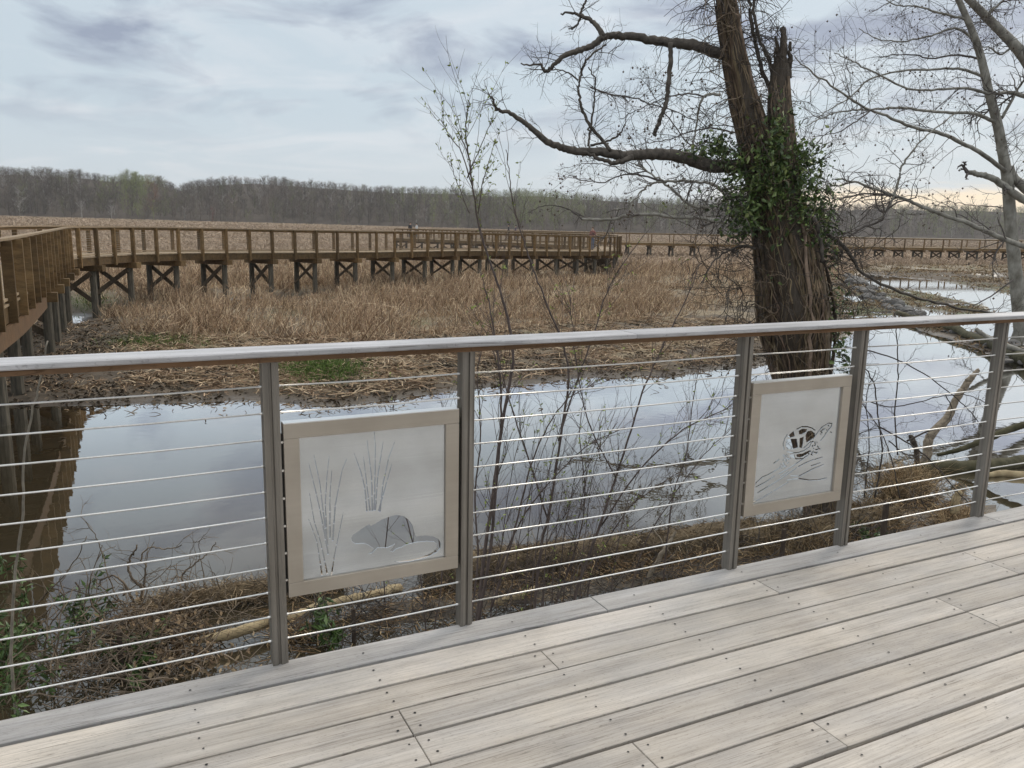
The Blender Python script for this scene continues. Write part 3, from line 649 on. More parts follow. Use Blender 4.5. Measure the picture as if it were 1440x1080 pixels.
def make_walkway(name, label, cat, edge, width, step, zone, near_end=0, zd=0.0, group=None, bent_every=2, mat=None, braces=True):
    """edge: plan points of the side nearest the camera, walking away; the other side lies to its left"""
    mat = mat or M_walk
    root = thing(name, label, cat, group)
    E_ = resample(spline(edge, 10), step); T, Nn = normals(E_); Bk = E_+Nn*width; n = len(E_)
    fine = resample(spline(edge, 10), step/3); Tf, Nf = normals(fine); fb = fine+Nf*width
    # deck boards
    mb = MB(); bs = resample(spline(edge, 10), .15 if zone == 'near' else .5); Tb, Nb = normals(bs)
    for i in range(len(bs)-1):
        o0, o1 = bs[i]+Tb[i]*.006, bs[i+1]
        q = [o0-Nb[i]*.02, o1-Nb[i+1]*.02, o1+Nb[i+1]*(width+.02), o0+Nb[i]*(width+.02)]
        v = [(*p, zd-.04) for p in q]+[(*p, zd) for p in q]
        mb.add(v, [[3, 2, 1, 0], [4, 5, 6, 7], [0, 1, 5, 4], [1, 2, 6, 5], [2, 3, 7, 6], [3, 0, 4, 7]], col=rng.uniform(0, 1, 3))
    mb.build('walkway_boards', M_walkdeck, root)
    for side, P in ((1, fine+Nf*.04), (-1, fb-Nf*.04)):
        mb = MB(); strip(mb, P, zd-.32, zd-.045, .07, col=rng.uniform(0, 1, 3)); mb.build('stringer', mat, root)
        mb = MB(); strip(mb, P, zd+.05, zd+.09, .10, col=rng.uniform(0, 1, 3)); mb.build('toe_rail', M_walkdeck, root)
        mb = MB(); strip(mb, P, zd+1.035, zd+1.075, .15, col=rng.uniform(0, 1, 3)); mb.build('handrail', M_walkdeck, root)
        mb = MB(); strip(mb, P, zd+.94, zd+1.03, .04, col=rng.uniform(0, 1, 3)); mb.build('upper_rail', mat, root)
        mb = MB()
        for k in range(9): strip(mb, P, zd+.15+.085*k, zd+.156+.085*k, .006)
        mb.build('wire_mesh', M_wire, root)
    if near_end:
        for P in (fine-Nf*.03, fb+Nf*.03):
            q = P[np.hypot(*(P-CAM[:2]).T) < near_end-2]
            mb = MB(); strip(mb, q, zd-.64, zd-.335, .06, col=rng.uniform(0, 1, 3)); mb.build('skirt_board', M_skirt, root)
    cnt = {'rail_post': 0, 'pile': 0, 'cross_brace': 0, 'cap_beam': 0}; rest = {k: MB() for k in cnt}
    def put(kind, m, mm):
        cnt[kind] += 1
        if cnt[kind] <= 100: m.build(kind, mm, root)
        else:
            r = rest[kind]
            for v, c in zip(m.v, m.c): r.v.append(v); r.c.append(c)
            for f in m.f: r.f.append(f+r.n)
            r.n += m.n
    for i in range(n):
        dcam = np.hypot(*(E_[i]-CAM[:2]))
        for sgn, P in ((1, E_[i]-Nn[i]*.045), (-1, Bk[i]+Nn[i]*.045)):
            t, nn_ = np.append(T[i], 0), np.append(Nn[i], 0)
            m_ = MB(); z0 = zd-.33 if dcam < near_end else zd-.36
            off = 0
            hw = .085 if dcam < near_end else .07
            m_.box(-.045, .045, -hw, hw, z0, zd+1.034, col=rng.uniform(0, 1, 3), M=(np.array([t, nn_, [0, 0, 1]]).T, np.array([*(P+Nn[i]*sgn*off), 0])))
            put('rail_post', m_, mat)
    for i in range(1, n, bent_every):
        ins = .45 if np.hypot(*(E_[i]-CAM[:2])) < near_end else .18; a = E_[i]+Nn[i]*ins; b = Bk[i]-Nn[i]*ins; t = np.append(T[i], 0)
        za = float(ground(np.array([a[0]]), np.array([a[1]]))[0])-.25; zb = float(ground(np.array([b[0]]), np.array([b[1]]))[0])-.25
        for p, zg in ((a, za), (b, zb)):
            m_ = MB(); m_.tube([(*p, zg), (*p, zd-.9), (*p, zd-.33)], [.125, .12, .115], 10, rough=.03); put('pile', m_, M_pile)
        m_ = MB(); ov = -.05 if np.hypot(*(E_[i]-CAM[:2])) < near_end-3 else .26; A3 = np.array([*(E_[i]-Nn[i]*ov), zd-.43]); B3 = np.array([*(Bk[i]+Nn[i]*ov), zd-.43])
        m_.beam(A3, B3, .26, .22, col=rng.uniform(0, 1, 3)); put('cap_beam', m_, mat)
        if braces:
            zl = max(za, zb)+.75; zl = min(zl, zd-1.35)
            for s_, (p, q_) in ((1, (a, b)), (-1, (b, a))):
                m_ = MB(); o_ = t*.15*s_
                m_.beam(np.array([*p, zl])+o_, np.array([*q_, zd-.62])+o_, .05, .17); put('cross_brace', m_, M_brace)
    for k, r in rest.items():
        if r.n: tag(r.build(k, {'pile': M_pile, 'cross_brace': M_brace}.get(k, mat), root), kind='stuff')
    return root
M_skirt = plank_mat('reddish_skirt_wood', (.13, .078, .042), (.23, .145, .08), (1.05, .95, .85), rings=False)
M_wire = simple('grey_wire', (.30, .27, .23), (.38, .34, .29), 9, .6, .4, bmp=0)
near_edge = [colp(-420, 4.8), colp(-260, 6.5), colp(-140, 8.5), colp(-60, 10.8), colp(-18, 12.65), colp(17, 14.7), colp(44, 17.5), colp(65, 20.8), colp(84, 25.0), colp(99, 28.6), colp(130, 30.4), colp(180, 32.8), colp(226, 34.4), colp(272, 36.0), colp(367, 38.8), colp(450, 41.2), colp(580, 45.6), colp(662, 49.6), colp(738, 53.4), colp(805, 57.0), colp(848, 60.5), colp(870, 65.0), colp(868, 71), colp(838, 77), colp(770, 83.5), colp(700, 88.5), colp(645, 92), colp(600, 95), colp(570, 97)]
def settle(root, f):
    for ch in root.children:
        me = ch.data
        if me.get('settled'): continue
        v = np.zeros(len(me.vertices)*3, np.float32); me.vertices.foreach_get('co', v); v = v.reshape(-1, 3)
        v[:, 2] += f(v).astype(np.float32)*(v[:, 2] > -1.6); me.vertices.foreach_set('co', v.ravel()); me.update()
def dipf(v): return -.10*sstep(36, 44, np.hypot(v[:, 0]-CAM[0], v[:, 1]-CAM[1]))-.24*sstep(46, 64, np.hypot(v[:, 0]-CAM[0], v[:, 1]-CAM[1]))
bw = make_walkway('boardwalk', 'long curving wooden boardwalk on crossed piles sweeping over the reeds', 'boardwalk', near_edge, 2.0, 1.22, 'near', near_end=24)
far_edge = [colp(1660, 108), colp(1440, 104), colp(1300, 101), colp(1150, 99), colp(1000, 97.5), colp(880, 97), colp(760, 97), colp(650, 98), colp(604, 98.5)]
settle(bw, dipf)
make_walkway('distant_boardwalk', 'thin straight boardwalk far across the marsh below the right-hand woods', 'boardwalk', far_edge[::-1], 2.0, 2.6, 'far', bent_every=1, zd=-.34)

# ------------------------------------------------------------------ people on the boardwalk
def make_person(label, pos, face, shirt, trousers, hair, h=1.72, lean=0.0):
    f = np.array([math.cos(face), math.sin(face), 0]); s = np.array([-f[1], f[0], 0]); u = np.array([0, 0, 1.0])
    def P(a, b, c): return tuple(np.asarray(pos)+(f*(a+lean*c)+s*b+u*c)*h/1.72)
    J = {'pel': (P(0, 0, .92), .135), 'wai': (P(.01, 0, 1.08), .125), 'che': (P(0, 0, 1.30), .15), 'nec': (P(.01, 0, 1.47), .06), 'hed': (P(.03, 0, 1.57), .085), 'top': (P(.02, 0, 1.66), .075)}
    Ed = [('pel', 'wai'), ('wai', 'che'), ('che', 'nec'), ('nec', 'hed'), ('hed', 'top')]
    for k, g in (('l', 1), ('r', -1)):
        J['hip'+k] = (P(0, .10*g, .86), .095); J['kne'+k] = (P(.04*g, .11*g, .48), .062); J['ank'+k] = (P(.05*g-.02, .11*g, .09), .045); J['toe'+k] = (P(.05*g+.13, .12*g, .035), .035)
        J['sho'+k] = (P(0, .18*g, 1.40), .062); J['elb'+k] = (P(-.02, .25*g, 1.12), .045); J['wri'+k] = (P(.10, .23*g, .90), .032); J['han'+k] = (P(.14, .22*g, .82), .03)
        Ed += [('pel', 'hip'+k), ('hip'+k, 'kne'+k), ('kne'+k, 'ank'+k), ('ank'+k, 'toe'+k), ('che', 'sho'+k), ('sho'+k, 'elb'+k), ('elb'+k, 'wri'+k), ('wri'+k, 'han'+k)]
    names = list(J); me = bpy.data.meshes.new('person')
    me.from_pydata([J[k][0] for k in names], [(names.index(a), names.index(b)) for a, b in Ed], [])
    o = bpy.data.objects.new('person', me); COL.objects.link(o)
    sk = o.modifiers.new('skin', 'SKIN'); sk.use_smooth_shade = True
    for i, k in enumerate(names):
        me.skin_vertices[0].data[i].radius = (J[k][1]*h/1.72,)*2; me.skin_vertices[0].data[i].use_root = (k == 'pel')
    ss = o.modifiers.new('sub', 'SUBSURF'); ss.levels = ss.render_levels = 1
    dg = bpy.context.evaluated_depsgraph_get(); nm = bpy.data.meshes.new_from_object(o.evaluated_get(dg))
    o.modifiers.clear(); o.data = nm
    cols = []
    for c in (trousers, shirt, (.45, .30, .22), (.05, .045, .04)):
        m, nt, b = newmat('person_cloth'); n_ = noise(nt, 30, 2); r = ramp(nt, [(.3, tuple(x*.8 for x in c)), (.7, tuple(min(1, x*1.15) for x in c))], n_.outputs['Fac'])
        nt.links.new(r.outputs[0], b.inputs['Base Color']); b.inputs['Roughness'].default_value = .85; cols.append(m)
    nm.materials.clear()
    for m in cols: nm.materials.append(m)
    for p in nm.polygons:
        z = (p.center.z-pos[2])*1.72/h; r = np.array(p.center[:2])-np.array(pos[:2]); lat = abs(r@s[:2])
        p.material_index = 3 if z < .10 else 2 if (z > 1.45 or (z < .90 and lat > .19)) else 1 if z > .95 else 0
    hb = MB(); c = np.array(P(.005, 0, 1.64)); a = np.linspace(0, 2*math.pi, 12, endpoint=False); V = []
    for e in np.linspace(-.5, 1.5, 7):
        rr = .098*h/1.72
        V += [c+rr*(math.cos(e)*(np.cos(x)*f+np.sin(x)*s)*1.0+math.sin(e)*u)-f*.012 for x in a]
    fs = [[k*12+j, k*12+(j+1) % 12, (k+1)*12+(j+1) % 12, (k+1)*12+j] for k in range(6) for j in range(12)]
    hb.add(V, fs, [list(range(72, 84))], [list(range(11, -1, -1))])
    m, nt, b = newmat('hair'); b.inputs['Base Color'].default_value = (*hair, 1); b.inputs['Roughness'].default_value = .7
    hb.build('hair', m, o, smooth=True)
    tag(o, label, 'person', 'people out on the boardwalk')
def wpos(px, d): return np.array([*PH(px, 340, d)[:2], -.337 if d > 70 else -.27])
def fc(a, b): v = wpos(*b)-wpos(*a); return math.atan2(v[1], v[0])
make_person('walker in a red top and blue jeans near the bend of the boardwalk', wpos(833, 60.6), fc((833, 60), (760, 55)), (.24, .10, .09), (.10, .13, .20), (.10, .06, .04), 1.66)
make_person('walker in dark clothes on the far boardwalk, left one of a close pair', wpos(715, 98), fc((715, 98), (650, 98)), (.045, .045, .055), (.05, .055, .08), (.03, .025, .02), 1.78)
make_person('walker in a purple grey jacket on the far boardwalk, right one of a close pair', wpos(725, 98), fc((725, 98), (650, 98)), (.12, .09, .13), (.06, .06, .09), (.04, .03, .02), 1.7)
make_person('visitor in a white shirt and black trousers on the far landing of the boardwalk', wpos(586, 97.6), fc((586, 97), (540, 95)), (.62, .62, .62), (.03, .03, .035), (.03, .025, .02), 1.7)
make_person('visitor in a black jacket leaning at the far landing of the boardwalk', wpos(577, 97.4), fc((577, 97), (640, 92)), (.03, .03, .035), (.04, .04, .05), (.06, .04, .03), 1.76)

# ------------------------------------------------------------------ wooded hills beyond the marsh
def top_z(px):  # height of the wooded skyline in photo rows
    return np.interp(px, [-400, 0, 60, 130, 165, 180, 215, 235, 248, 262, 280, 350, 400, 470, 540, 600, 640, 700, 760, 800, 870, 950, 1030, 1100, 1180, 1250, 1300, 1350, 1440, 1800],
                     [236, 236, 238, 243, 248, 243, 247, 254, 262, 259, 254, 250, 253, 258, 263, 265, 265, 269, 268, 272, 276, 281, 281, 284, 290, 287, 290, 290, 293, 297])
def ragged(px): return top_z(px)+9*(fbm(np.asarray(px*.045), np.asarray(3.3), 31)-.5)+7*(vnoise(np.asarray(px*.21), np.asarray(1.7), 32)-.5)
def fdist(px): return np.interp(px, [-400, 0, 400, 900, 1100, 1440, 1800], [345, 350, 400, 440, 520, 560, 560])
def twig_tree(h, crown, nb, ns, wmul, seed):
    """a bare tree seen from far off: trunk, limbs and a haze of twigs, as thin triangles"""
    r = np.random.default_rng(seed); tr = []
    def sl(a, b, w):
        a = np.asarray(a, float); b = np.asarray(b, float); d = b-a; s = np.cross(d, r.normal(size=3)); s /= np.linalg.norm(s)+1e-9
        tr.append([a-s*w, a+s*w, b])
    sl((0, 0, -1), (r.normal(0, .3), r.normal(0, .3), h*.95), .20*wmul); sl((.05, .05, -1), (r.normal(0, .3), r.normal(0, .3), h*.8), .17*wmul)
    for _ in range(nb):
        z = h*r.uniform(.06, .82); an = r.uniform(0, 6.283); L = h*crown*r.uniform(.5, 1.0)*(1.1-z/h*.5)
        a = np.array([0, 0, z]); b = a+np.array([math.cos(an)*L, math.sin(an)*L, L*r.uniform(.5, 1.4)]); b[2] = min(b[2], h*1.02)
        sl(a, b, .085*wmul)
        for _ in range(ns):
            t = r.uniform(.25, 1); p = a*(1-t)+b*t; l = h*r.uniform(.06, .16)
            dd = r.normal(size=3); dd[2] = abs(dd[2])*1.1+.2; dd /= np.linalg.norm(dd); sl(p, p+dd*l, .052*wmul)
    return np.array(tr)
kinds = [twig_tree(13, .36, 16, 8, .85, 10+k) for k in range(6)]+[twig_tree(13, .28, 14, 9, .85, 40+k) for k in range(4)]
mbw = MB()
nT = 7000; px = rng.uniform(-200, 1640, nT); dep = rng.uniform(0, 1, nT)**.8
pal = np.array([[.15, .122, .102], [.17, .14, .115], [.125, .108, .094], [.185, .15, .12], [.155, .14, .095]])
for i in range(nT):
    d0 = fdist(px[i]); d = d0+dep[i]*120+rng.uniform(-6, 6)
    base_row = 340; pt = PH(px[i], 300, d); zt_needed = PH(px[i], top_z(px[i])+rng.normal(0, 1.2)+ (1-dep[i])*0, d0+110)[2]
    gz0 = float(rise(px[i], 400))-2.2
    hill = max(0.0, (zt_needed-gz0)-4.2)*sstep(.0, .95, dep[i])
    z0 = gz0+hill
    h = rng.uniform(7.0, 13.0)
    zmax = PH(px[i], float(ragged(px[i]))-3+min(12, rng.gamma(1.2, 2.2)), d)[2]
    h = max(4.5, min(h, zmax-z0)) 
    K_ = kinds[rng.integers(0, len(kinds))]
    an = rng.uniform(0, 6.283); ca, sa = math.cos(an), math.sin(an); T_ = K_.reshape(-1, 3)*np.array([1, 1, 1])*(h/13.0)
    V = np.stack([T_[:, 0]*ca-T_[:, 1]*sa+pt[0], T_[:, 0]*sa+T_[:, 1]*ca+pt[1], T_[:, 2]+z0], -1)
    c = pal[rng.integers(0, len(pal))]*rng.uniform(.6, 1.15)*(.72+.56*float(fbm(np.asarray(px[i]*.012), np.asarray(dep[i]*2.5), 35)))
    u = rng.uniform()
    green_z = math.exp(-((px[i]-190)/35)**2)*.5+math.exp(-((px[i]-760)/70)**2)*.55+.25*math.exp(-((px[i]-640)/70)**2)+.2*math.exp(-((px[i]-930)/60)**2)+.22*(px[i] > 1250)
    if u < 1.5*green_z*(.35+dep[i]): c = np.array([.21, .23, .09])*rng.uniform(.8, 1.2)
    elif u > .975: c = np.array([.36, .34, .31])
    elif u > .94: c = np.array([.17, .18, .08])
    elif 255 < px[i] < 340 and u > .86 and dep[i] < .35: c = np.array([.20, .085, .075])
    elif 205 < px[i] < 225 and u > .8: c = np.array([.22, .12, .07])
    elif 300 < px[i] < 345 and u > .80 and dep[i] < .3: c = np.array([.46, .38, .38])
    k = np.arange(len(V)//3)*3
    mbw.add(V, np.stack([k, k+1, k+2], -1), col=c*np.array([1, 1, 1.02]))
M_wood = attrmat('far_bare_woods', .95, .05)
tag(mbw.build('woods', M_wood), 'grey brown bare woods covering the low hills behind the marsh', 'woods', kind='stuff')
# the rising forest floor under them
mb = MB(); xs = np.linspace(-400, 1840, 180); V = []
for x_ in xs:
    d0 = fdist(x_); gz0 = float(rise(x_, 400))-2.4
    zt = PH(x_, top_z(x_), d0+110)[2]; hh = max(0., zt-gz0-3.6)
    for k, (dd, fz) in enumerate(((-4, -.6), (0, .0), (40, .35), (80, .75), (115, 1.0), (160, .9), (260, -.2))):
        p = PH(x_, 300, d0+dd); V.append((p[0], p[1], gz0+(hh+.4)*fz+ (0 if k else -.8)))
k = np.arange(179)[:, None]*7+np.arange(6)[None, :]
mb.add(V, np.stack([k, k+7, k+8, k+1], -1).reshape(-1, 4)[:, ::-1])
M_hill = simple('leaf_litter_hillside', (.065, .054, .045), (.115, .096, .078), .15, .95, spec=.05, bmp=0)
tag(mb.build('hills', M_hill, smooth=True), 'low wooded hills', 'hill', kind='structure')

# ------------------------------------------------------------------ trees
M_bark = simple('dark_vine_bark', (.045, .036, .028), (.115, .092, .07), 5, .9, stretch=(5, 5, .8), bmp=.8, bdist=.05)
M_limb = simple('grey_limb_bark', (.05, .043, .036), (.14, .12, .10), 7, .9, stretch=(2, 2, 2), bmp=.6, bdist=.02)
M_twig = simple('dark_twig_bark', (.045, .037, .032), (.095, .08, .068), 9, .9, bmp=0)
M_vine = simple('dry_vine_stem', (.075, .056, .040), (.33, .25, .175), 6, .9, stretch=(3, 3, 1), bmp=.5, attr=True)
M_syc = simple('pale_sycamore_bark', (.11, .097, .075), (.36, .345, .30), 2.6, .8, stretch=(1.4, 1.4, .8), bmp=.2, detail=8)
M_syctw = simple('grey_sycamore_twig', (.060, .050, .046), (.135, .118, .105), 2, .85, bmp=0)
M_seed = simple('brown_seed_ball', (.06, .04, .03), (.11, .08, .055), 30, .9)
M_leaf = attrmat('evergreen_vine_leaf', .42, .4)
def curve3(pts, dh, dj=0.0):
    """picture rows/columns plus a distance for each point -> world points on a smooth line"""
    dh = np.broadcast_to(np.asarray(dh, float), (len(pts),))
    return spline([PH(x, y, d) for (x, y), d in zip(pts, dh)], 6)
def wob(P, a): return P+rng.normal(0, a, P.shape)*np.linspace(.3, 1, len(P))[:, None]
def rotv(d, ang):
    k = rng.normal(size=3); k -= k@d*d; k /= np.linalg.norm(k)+1e-9
    return d*math.cos(ang)+k*math.sin(ang)
def grow(mb, p, d, L, r, depth, droop=0.0, up=0.0, seeds=None, nk=(3, 5), seg=5, spread=(.5, 1.0), wig=.16, flat=None):
    pts = [p]; dd = d/np.linalg.norm(d)
    for k in range(seg):
        dd = dd+rng.normal(0, wig, 3)+np.array([0, 0, up-droop]); 
        if flat is not None: dd = dd-flat*(dd@flat)*.5
        dd /= np.linalg.norm(dd); pts.append(pts[-1]+dd*L/seg)
    pts = np.array(pts); mb.tube(pts, np.linspace(r, r*.45, len(pts)), 4 if r > .012 else 3, cap=False)
    if seeds is not None and depth == 0 and rng.uniform() < seeds[1]: seeds[0].append(pts[-1])
    if depth > 0:
        for _ in range(rng.integers(nk[0], nk[1]+1)):
            t = rng.uniform(.25, .98); f = t*seg; i = min(int(f), seg-1); q = pts[i]*(1-(f-i))+pts[i+1]*(f-i)
            td = pts[i+1]-pts[i]; td /= np.linalg.norm(td)
            grow(mb, q, rotv(td, rng.uniform(*spread)), L*rng.uniform(.38, .68), r*rng.uniform(.45, .62), depth-1, droop, up, seeds, nk, max(3, seg-1), spread, wig, flat)
    return pts
def twigs_along(mb, P, n, L, r, depth, t0=.1, t1=1.0, **kw):
    for _ in range(n):
        f = rng.uniform(t0, t1)*(len(P)-1); i = min(int(f), len(P)-2); q = P[i]*(1-(f-i))+P[i+1]*(f-i)
        td = P[i+1]-P[i]; td /= np.linalg.norm(td)+1e-9
        grow(mb, q, rotv(td, rng.uniform(.6, 1.3)), L*rng.uniform(.5, 1.2), r*rng.uniform(.7, 1.1), depth, **kw)
def leafcards(mb, C, size, colr, elong=2.2, drop=.0):
    n = len(C); d = rng.normal(size=(n, 3)); d[:, 2] -= drop; d /= np.linalg.norm(d, axis=1, keepdims=True)
    s = np.cross(d, rng.normal(size=(n, 3))); s /= np.linalg.norm(s, axis=1, keepdims=True); nn = np.cross(d, s)
    L = size*rng.uniform(.6, 1.3, (n, 1)); w = L/elong
    V = np.stack([C, C+d*L*.45+s*w*.5+nn*L*.06, C+d*L, C+d*L*.45-s*w*.5+nn*L*.06], 1).reshape(-1, 3)
    k = np.arange(n)*4; mb.add(V, np.stack([k, k+1, k+2], -1), np.stack([k, k+2, k+3], -1), col=np.repeat(colr, 4, axis=0))

# ---- the big vine-clad tree at the water's edge
big = thing('vine_covered_tree', 'massive tree wrapped in vines, two crooked limbs to its left and a broken snag', 'tree')
DT = 10.4; TS = DT/22.0      # sizes below were judged for 22 m and scale with the distance
def at22(pts, off=0.0): return curve3(pts, DT+TS*np.asarray(off, float))
tr_px = [(1014, -60), (1020, 0), (1031, 70), (1048, 150), (1074, 230), (1097, 310), (1110, 390), (1117, 460), (1124, 530), (1143, 620), (1155, 720), (1158, 780)]
tr_r = [.27, .28, .31, .39, .56, .76, .89, .95, .72, .54, .46, .62]
TRK = spline([PH(x, y, DT) for x, y in tr_px], 6); TRR = spline(np.array(tr_r)[:, None], 6)[:, 0]*TS
def trunk_lumps(mb, P, R, n=22, amp=.10, seed=4):
    m_ = len(P); a = np.arange(n)*2*math.pi/n
    rr = R[:, None]*(1+amp*(fbm(np.cos(a)[None, :]*2.2+np.linspace(0, 3, m_)[:, None], np.sin(a)[None, :]*2.2+5, seed)-.5)*2.4)
    V = P[:, None, :]+rr[..., None]*(np.cos(a)[None, :, None]*RH+np.sin(a)[None, :, None]*FH)
    i = np.arange(m_-1)[:, None]*n; j = np.arange(n)[None, :]; j2 = (j+1) % n
    mb.add(V.reshape(-1, 3), np.stack([i+j, i+n+j, i+n+j2, i+j2], -1).reshape(-1, 4), [list(range(n))], [list(range((m_-1)*n, m_*n))[::-1]])
mb = MB(); trunk_lumps(mb, TRK, TRR*.93, 26, .17); mb.build('trunk', M_bark, big, smooth=True)
SN = at22([(1104, 330), (1102, 260), (1099, 190), (1096, 130), (1097, 90)], -.35); SNR = np.linspace(.46, .20, len(SN))*TS
mb = MB(); trunk_lumps(mb, SN, SNR, 14, .12, 9)
for (a, b, r0) in (((1099, 100), (1101, 36), .17), ((1094, 100), (1092, 52), .10), ((1106, 110), (1113, 58), .11), ((1098, 96), (1105, 40), .09), ((1090, 110), (1088, 66), .06)):
    mb.tube(wob(at22([a, ((a[0]+b[0])/2+1, (a[1]+b[1])/2), b], -.35), .012), TS*np.linspace(r0, r0*.25, 13), 6, rough=.2)
mb.build('snag', M_bark, big)
UL = at22([(1044, 84), (1010, 74), (985, 66), (960, 61), (930, 58), (900, 53), (870, 50), (847, 52)]); 
limbs = [
 ('limb', UL, .22, .12),
 ('limb', at22([(848, 51), (840, 37), (828, 27), (815, 21), (805, 19), (789, 18)], [0, .1, .2, .3, .4, .5]), .10, .03),
 ('limb', at22([(815, 22), (819, 12), (824, 0), (826, -20)], .3), .05, .03),
 ('limb', at22([(817, 24), (813, 32), (808, 38), (801, 40)], .3), .045, .02),
 ('limb', at22([(848, 52), (833, 64), (815, 71), (797, 77), (783, 87), (773, 97), (766, 100), (763, 95), (757, 91), (733, 90)], [0, 0, -.1, -.2, -.3, -.3, -.3, -.3, -.3, -.3]), .12, .025),
 ('limb', at22([(943, 60), (943, 87), (940, 117), (937, 143), (930, 164), (924, 180), (921, 191)], -.15), .085, .07),
 ('limb', at22([(1052, 236), (1030, 234), (1000, 233), (967, 223), (933, 217), (910, 217), (883, 220), (867, 217), (833, 213), (807, 212), (787, 207), (767, 197), (750, 183), (737, 172), (717, 160), (700, 154), (696, 147), (692, 136)], np.linspace(0, -1.2, 18)), .26, .03),
 ('limb', at22([(890, 221), (873, 227), (860, 229), (840, 222), (820, 213)], -.7), .10, .05),
 ('limb', at22([(858, 212), (847, 197), (833, 180), (820, 157), (814, 133), (815, 113), (822, 90), (833, 77), (853, 62)], -.6), .065, .03),
 ('limb', at22([(830, 187), (833, 165), (836, 140), (837, 113), (828, 95)], -.5), .04, .02),
 ('limb', at22([(827, 206), (829, 190), (829, 178)], -.7), .045, .03),
 ('limb', at22([(830, 205), (855, 198), (870, 190), (880, 174)], -.6), .045, .02),
 ('limb', at22([(813, 113), (800, 103), (785, 98), (766, 100)], -.4), .03, .015),
 ('limb', at22([(830, 123), (860, 133), (887, 137), (917, 147), (950, 157), (980, 170)], .2), .03, .015),
 ('limb', at22([(1085, 130), (1072, 100), (1062, 60), (1055, 20), (1052, -20)], -.1), .08, .05),
 ('limb', at22([(1090, 120), (1080, 80), (1066, 50), (1060, 10), (1060, -20)], -.2), .07, .04),
 ('limb', at22([(1130, 300), (1145, 310), (1152, 330), (1156, 370)], -.8), .10, .06),
 ('limb', at22([(1145, 318), (1165, 330), (1185, 345), (1200, 365), (1210, 382), (1245, 402), (1290, 419), (1340, 431), (1400, 441), (1440, 447)], np.linspace(-.5, 1.5, 10)), .085, .035),
 ('limb', at22([(1062, 350), (1045, 345), (1020, 355), (1000, 372), (985, 400)], -.6), .05, .02),
]
mt = MB()
for i, (nm, P, r0, r1) in enumerate(limbs):
    m_ = MB(); m_.tube(wob(P, .008), TS*.72*np.linspace(r0, r1, len(P)), 8, rough=.10); m_.build('limb', M_limb, big, smooth=True)
    cnt = {0: 8, 3: 3, 4: 18, 6: 30, 8: 20, 9: 10, 13: 18, 14: 6, 15: 6, 17: 18, 18: 6}.get(i, 4)
    twigs_along(mt, P, cnt, .65*TS*1.1, .011*TS*1.1, 2, up=.03, nk=(2, 3))
# thickets of fine twigs standing out on both sides of the trunk
for (px_, py_, n_, sx, sy_) in ((1010, 330, 46, 26, 50), (1035, 430, 40, 16, 40), (1185, 330, 46, 24, 40), (1190, 420, 46, 16, 40), (1150, 230, 26, 14, 40), (1060, 120, 30, 14, 60), (985, 150, 26, 22, 60), (1000, 255, 24, 30, 20), (1085, 60, 22, 16, 40)):
    for _ in range(n_):
        q = PH(rng.normal(px_, sx), rng.normal(py_, sy_), DT+rng.uniform(-.4, .4)); d = rng.normal(size=3); d[2] += .2
        grow(mt, q, d, TS*rng.uniform(.6, 1.9), TS*rng.uniform(.008, .015), 2, droop=.04, nk=(1, 3), seg=7, wig=.26)
# hanging and arching dead vines round the crown
for _ in range(210):
    f = rng.uniform(.02, .55)*(len(TRK)-1); i = int(f); q = TRK[i]+RH*rng.uniform(-1, 1)*TRR[i]-FH*rng.uniform(0, 1)*TRR[i]*.6
    grow(mt, q, RH*rng.choice([-1, 1])*rng.uniform(.5, 1)-FH*rng.uniform(-.3, .6)+np.array([0, 0, rng.uniform(-.2, .9)]), TS*rng.uniform(.7, 1.9), TS*rng.uniform(.009, .017), 1, droop=.10, nk=(1, 3), seg=8, wig=.2)
for _ in range(120):
    f = rng.uniform(.35, .95)*(len(TRK)-1); i = int(f); q = TRK[i]+RH*rng.choice([-1, 1])*TRR[i]*rng.uniform(.5, 1)-FH*rng.uniform(0, 1)*TRR[i]*.6
    grow(mt, q, RH*np.sign((q-TRK[i])@RH)*rng.uniform(.5, 1)-FH*rng.uniform(-.3, .6)+np.array([0, 0, rng.uniform(-.3, .6)]), TS*rng.uniform(.6, 1.6), TS*rng.uniform(.009, .017), 2, droop=.07, nk=(2, 3), seg=6, wig=.2)
mt.build('crown', M_twig, big)
vine = thing('climbing_vine', 'ropes of brown vine and glossy green leaves clinging to the big tree trunk', 'vine')
mv = MB()
for k in range(300):
    a0 = rng.uniform(0, 6.283); t0 = rng.uniform(0, .6); t1 = rng.uniform(t0+.25, 1.0); npt = int(10+30*(t1-t0)); ts_ = np.linspace(t0, t1, npt)
    ii = ts_*(len(TRK)-1); c = np.stack([np.interp(ii, np.arange(len(TRK)), TRK[:, q]) for q in range(3)], -1); r = np.interp(ii, np.arange(len(TRK)), TRR)
    aa = a0+np.cumsum(rng.normal(0, .10, npt))+rng.normal(0, .9)*ts_; rr = r*(.93+.05*rng.uniform(-1, 1)+.07*np.abs(np.cumsum(rng.normal(0, .25, npt)))*rng.uniform(0, 1))
    P = c+rr[:, None]*(np.cos(aa)[:, None]*RH+np.sin(aa)[:, None]*FH)
    mv.tube(P, TS*rng.choice([.008, .012, .018, .03, .05], p=[.32, .32, .2, .11, .05])*np.linspace(.8, 1.1, npt)*rng.uniform(.75, 1.25, npt), 5, cap=False, col=rng.uniform(.35, 1.2)*np.array([1, rng.uniform(.9, 1.02), rng.uniform(.8, 1.0)]))
